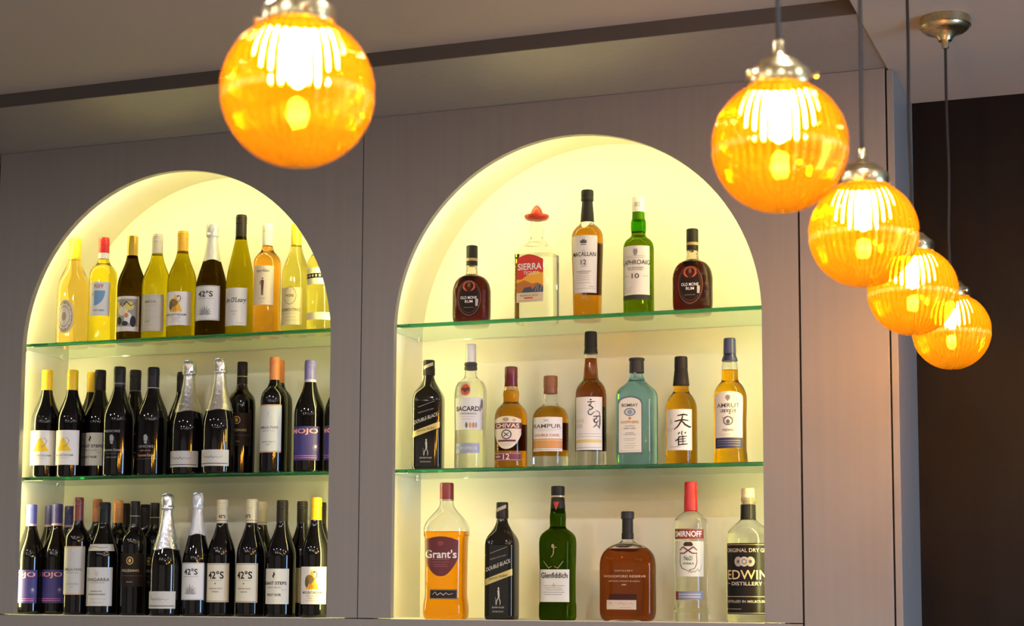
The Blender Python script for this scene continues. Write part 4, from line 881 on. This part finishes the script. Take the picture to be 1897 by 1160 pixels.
bottle('T7', 'tenjaku', 'whisky_bottle', 'golden whisky bottle with black flared cap and two black brush characters', 'bottle', GS, 'clear', -12, .80, (.88, .64, .10),
  [L(.125, .50, (.74, .73, .66), [('k', [(-.02, .34), (.20, .37), (.34, .35)], .05, BK), ('k', [(-.12, .20), (.14, .24), (.36, .22)], .05, BK), ('k', [(.16, .35), (.12, .22), (.0, .08), (-.14, .0)], .05, BK), ('k', [(.12, .22), (.24, .12), (.40, .06), (.46, .08)], .06, BK),
     ('k', [(.06, -.06), (.0, -.12)], .04, BK), ('k', [(.14, -.03), (.12, -.10), (.14, -.14)], .035, BK), ('k', [(.26, -.06), (.22, -.10)], .04, BK), ('k', [(.06, -.16), (.0, -.24), (-.1, -.28)], .045, BK), ('k', [(.02, -.22), (.02, -.40)], .045, BK), ('k', [(.02, -.18), (.30, -.16)], .035, BK), ('k', [(.04, -.24), (.26, -.22)], .03, BK), ('k', [(.04, -.30), (.26, -.28)], .03, BK), ('k', [(.02, -.37), (.32, -.35)], .04, BK), ('k', [(.16, -.14), (.16, -.36)], .03, BK),
     ('k', [(-.3, .16), (-.25, .24), (-.2, .2), (-.28, .12), (-.22, .3)], .02, (.55, .52, .42), 'motif'), ('r', -.48, -.1, .02, .026, GREY), ('r', -.48, -.2, -.03, -.024, GREY), T('TENJAKU', -.1, -.42, .4, .03, (.25, .25, .22))], hw=.92)],
  SC([(.73, .52), (.733, .525), (.78, .49), (.86, .43), (.885, .405), (.887, .42), (.985, .41), (.995, .40), (1., .35)], (.018, .017, .016), .45))
bottle('T8', 'amrut', 'whisky_bottle', 'golden whisky bottle with navy flared cap at the right end of the middle right shelf', 'bottle', GS, 'clear', -8, .745, (.90, .66, .06),
  [L(.20, .565, (.76, .74, .66), [('p', [(-.07, .34), (-.07, .40), (0, .42), (.07, .40), (.07, .34), (0, .28)], (.2, .2, .2)), T('AMRUT', 0, .19, .74, .095, (.05, .05, .06)), T('अमृत', 0, .05, .52, .11, (.06, .06, .07)), ('o', 0, -.14, .16, .10, .25, (.12, .12, .14)), ('e', 0, -.16, .06, .05, (.12, .12, .14)), ('k', [(-.2, -.06), (-.1, -.1), (0, -.04), (.1, -.1), (.2, -.06)], .02, (.12, .12, .14), 'motif'), T('INDIAN', 0, -.34, .34, .055, (.06, .06, .07))]+lines([-.42, -.46], w=.3), hw=.98, shape='arch'),
   L(.115, .198, (.022, .025, .10), [('r', -.4, .4, .2, .26, (.25, .25, .35)), ('r', -.4, .4, 0, .05, (.2, .2, .3)), ('r', -.4, .4, -.25, -.2, (.2, .2, .3))], hw=.98, name='navy_band')],
  SC([(.815, .475), (.818, .485), (.835, .46), (.86, .385), (.875, .37), (.877, .385), (.985, .365), (.995, .355), (1., .31)], (.028, .035, .13), .35))
bottle('U1', 'grants', 'whisky_bottle', 'large whisky bottle with red cap and red shield label, right niche floor', 'bottle', GS, 'clear', -10, .638, (.88, .56, .07),
  [L(.31, .60, (.12, .012, .018), [('e', 0, .33, .09, .06, (.20, .04, .03)), T("*Grant's", 0, .06, .92, .21, (.76, .72, .62)), ('r', -.25, .25, -.08, -.07, (.4, .2, .15))]+lines([-.14, -.2, -.25], c=(.40, .22, .18), w=.26), hw=.82, c=-.12, shape='shield'),
   L(.145, .215, (.025, .018, .014), [('k', [(-.4, -.05), (-.3, .25), (-.22, -.1), (-.1, .15), (0, -.1), (.1, .15), (.2, -.05), (.35, .1)], .02, (.55, .5, .42)), ('fr', .015, .008, (.45, .4, .3))], hw=.66, c=.02, name='signature_label')],
  multi(SC(flatcap(.875, .315, .31), (.22, .02, .018), .35), SC([(.868, .30), (.87, .32), (.876, .32), (.878, .3)], (.5, .4, .2), .3, .6, name='gold_ring')))
bottle('U3', 'glenfiddich', 'whisky_bottle', 'dark green whisky bottle with black cap and cream label on the niche floor', 'bottle', GS, 'darkgreen', -14, .79, (.62, .60, .30),
  [L(.135, .375, (.70, .68, .56), [T('*Glenfiddich', 0, .32, .90, .17, (.02, .02, .02)), ('e', .0, .02, .04, .06, (.5, .46, .35))]+lines([.0, -.07, -.13, -.2, -.27], w=.36, th=.018), hw=.86),
   L(.45, .58, None, [('k', [(-.14, -.4), (-.02, -.2), (.0, .1), (-.08, .35)], .05, (.32, .24, .08), 'motif'), ('k', [(.0, .1), (.08, .2), (.16, .15)], .03, (.32, .24, .08), 'motif'), ('k', [(-.5, -.6), (-.25, -1.0), (-.1, -.9)], .03, (.30, .28, .12), 'motif'), ('k', [(.45, -.6), (.2, -1.0), (-.0, -.9)], .03, (.30, .28, .12), 'motif'), ('e', -.04, .25, .07, .12, (.32, .24, .08))], hw=.6)],
  multi(SC([(.83, .42), (.832, .425), (.87, .40), (.915, .375), (.918, .36)], (.02, .016, .014), .4, name='neck_foil'), SC([(.916, .385), (.918, .39), (.926, .39), (.928, .38)], (.55, .48, .3), .3, .5, name='gold_ring'), SC(flatcap(.927, .385), (.015, .015, .015), .4), lambda t, H, R: build_label(Surf([(0, .42), (.83, .425), (.87, .40), (1, .38)], H, R, 2, 1), t, L(.815, .88, (.42, .03, .015), [], hw=.42, shape='vee', off=.0008, name='red_seal'))))
bottle('U4', 'woodford', 'whiskey_bottle', 'broad flask-shaped brown whiskey bottle with slim black neck, niche floor', 'bottle', GS, 'clear', -16, .66, (.58, .28, .06),
  [L(.30, .47, None, [T('WOODFORD RESERVE', 0, .12, 1.15, .12, (.55, .40, .26)), T('DISTILLERY', 0, .42, .5, .09, (.42, .28, .16)), T('KENTUCKY STRAIGHT BOURBON', 0, -.14, .84, .07, (.50, .36, .22)), ('r', -.06, .06, -.36, -.30, (.4, .28, .16))], hw=.66),
   L(.105, .19, (.56, .46, .34), [('k', [(-.42, .1), (-.36, .25), (-.3, .0)], .012, (.2, .16, .12)), ('k', [(-.12, .05), (0, .2), (.08, .05), (.2, .15)], .012, (.2, .16, .12)), ('k', [(.26, .05), (.32, .2), (.42, .05)], .012, (.2, .16, .12)), ('r', -.05, .32, -.32, -.27, (.35, .28, .2))], hw=.54, c=-.10),
   L(.11, .24, (.035, .008, .006), [], hw=.62, c=-.06, off=-.004, name='back_label') if 0 else L(.195, .245, (.045, .012, .008), [], hw=.50, c=-.05, name='dark_band')],
  multi(SC([(.745, .205), (.747, .215), (.80, .215), (.802, .20), (.93, .195), (.932, .20)], (.022, .022, .02), .4, name='neck_foil'), SC([(.93, .21), (.932, .235), (.99, .235), (1., .21)], (.035, .035, .032), .4, name='stopper')))
bottle('U5', 'smirnoff', 'vodka_bottle', 'tall clear vodka bottle with a bright red cap on the niche floor', 'bottle', GS, 'clear', -10, .72, (.97, .98, .93),
  [L(.585, .66, (.22, .025, .015), [T('*SMIRNOFF', -.02, 0, .86, .56, (.84, .80, .72)), ('fr', .008, .008, (.55, .36, .12))], hw=1.0, name='brand_band'),
   L(.32, .57, (.62, .62, .50), [('p', [(-.15, .42), (-.09, .48), (.09, .48), (.15, .42), (.12, .36), (-.12, .36)], (.05, .025, .02)), ('k', [(-.27, .24), (-.16, .34), (0, .24), (.16, .34), (.27, .24)], .045, (.20, .03, .02), 'motif'), ('k', [(-.27, .16), (-.12, .16), (0, .24), (.12, .16), (.27, .16)], .04, (.08, .03, .025), 'motif'), ('k', [(-.25, .18), (-.26, -.12), (-.20, -.26), (0, -.34)], .022, (.08, .03, .02), 'motif'), ('k', [(.25, .18), (.26, -.12), (.20, -.26), (0, -.34)], .022, (.25, .04, .03), 'motif'), T('No21', 0, .02, .24, .13, (.05, .05, .05)), T('VODKA', 0, -.13, .34, .06, (.05, .05, .05)), ('k', [(.0, -.42), (.06, -.28), (.08, -.40), (.14, -.34), (.2, -.38), (.28, -.28), (.34, -.36), (.42, -.16)], .012, (.1, .08, .08))], hw=.98),
   L(.155, .215, (.18, .20, .26), [('r', -.4, .4, .1, .2, (.5, .5, .55)), ('r', -.4, .4, -.2, -.1, (.5, .5, .55)), ('r', -.5, -.36, -.5, .5, (.25, .04, .03))], hw=.94, name='lower_label')],
  SC([(.79, .375), (.792, .39), (.90, .37), (.903, .36), (.985, .355), (.995, .345), (1., .31)], (.52, .012, .012), .35))
bottle('U6', 'edwin', 'gin_bottle', 'large clear gin bottle with cork stopper, black label cut off by the niche edge', 'bottle', GS, 'clear', -6, .66, (.985, .985, .92),
  [L(.06, .585, (.012, .010, .010), [('r', -.47, .47, .475, .48, (.6, .5, .25)), T('ORIGINAL DRY GIN', 0, .40, .92, .055, (.62, .54, .36)), ('e', -.16, .24, .085, .07, (.38, .34, .28)), ('e', -.04, .24, .085, .07, (.52, .5, .46)), ('e', .08, .24, .085, .07, (.38, .36, .33)), ('o', -.04, .24, .05, .04, .3, (.1, .1, .1)), ('e', -.16, .24, .03, .025, (.08, .08, .08)), ('e', .08, .24, .03, .025, (.08, .08, .08)), T('EDWIN', 0, .055, .86, .13, (.72, .56, .28)), ('r', -.46, -.36, -.07, -.063, (.6, .52, .35)), ('r', .36, .46, -.07, -.063, (.6, .52, .35)), T('DISTILLERY', 0, -.07, .62, .05, (.66, .6, .5)), ('r', -.46, .46, -.255, -.248, (.55, .48, .3)), T('DISTILLED IN MELBOURNE', 0, -.32, .90, .035, (.6, .54, .38)), ('r', -.46, .46, -.485, -.48, (.5, .45, .3)), ('r', -.46, -.1, -.43, -.422, (.3, .28, .2))], hw=1.15, rough=.35)],
  multi(SC([(.765, .345), (.767, .355), (.875, .34), (.877, .33)], (.018, .018, .02), .3, name='neck_foil'), SC([(.878, .26), (.90, .26), (.902, .30), (.985, .30), (1., .27)], (.68, .58, .38), .7, name='cork_stopper')))
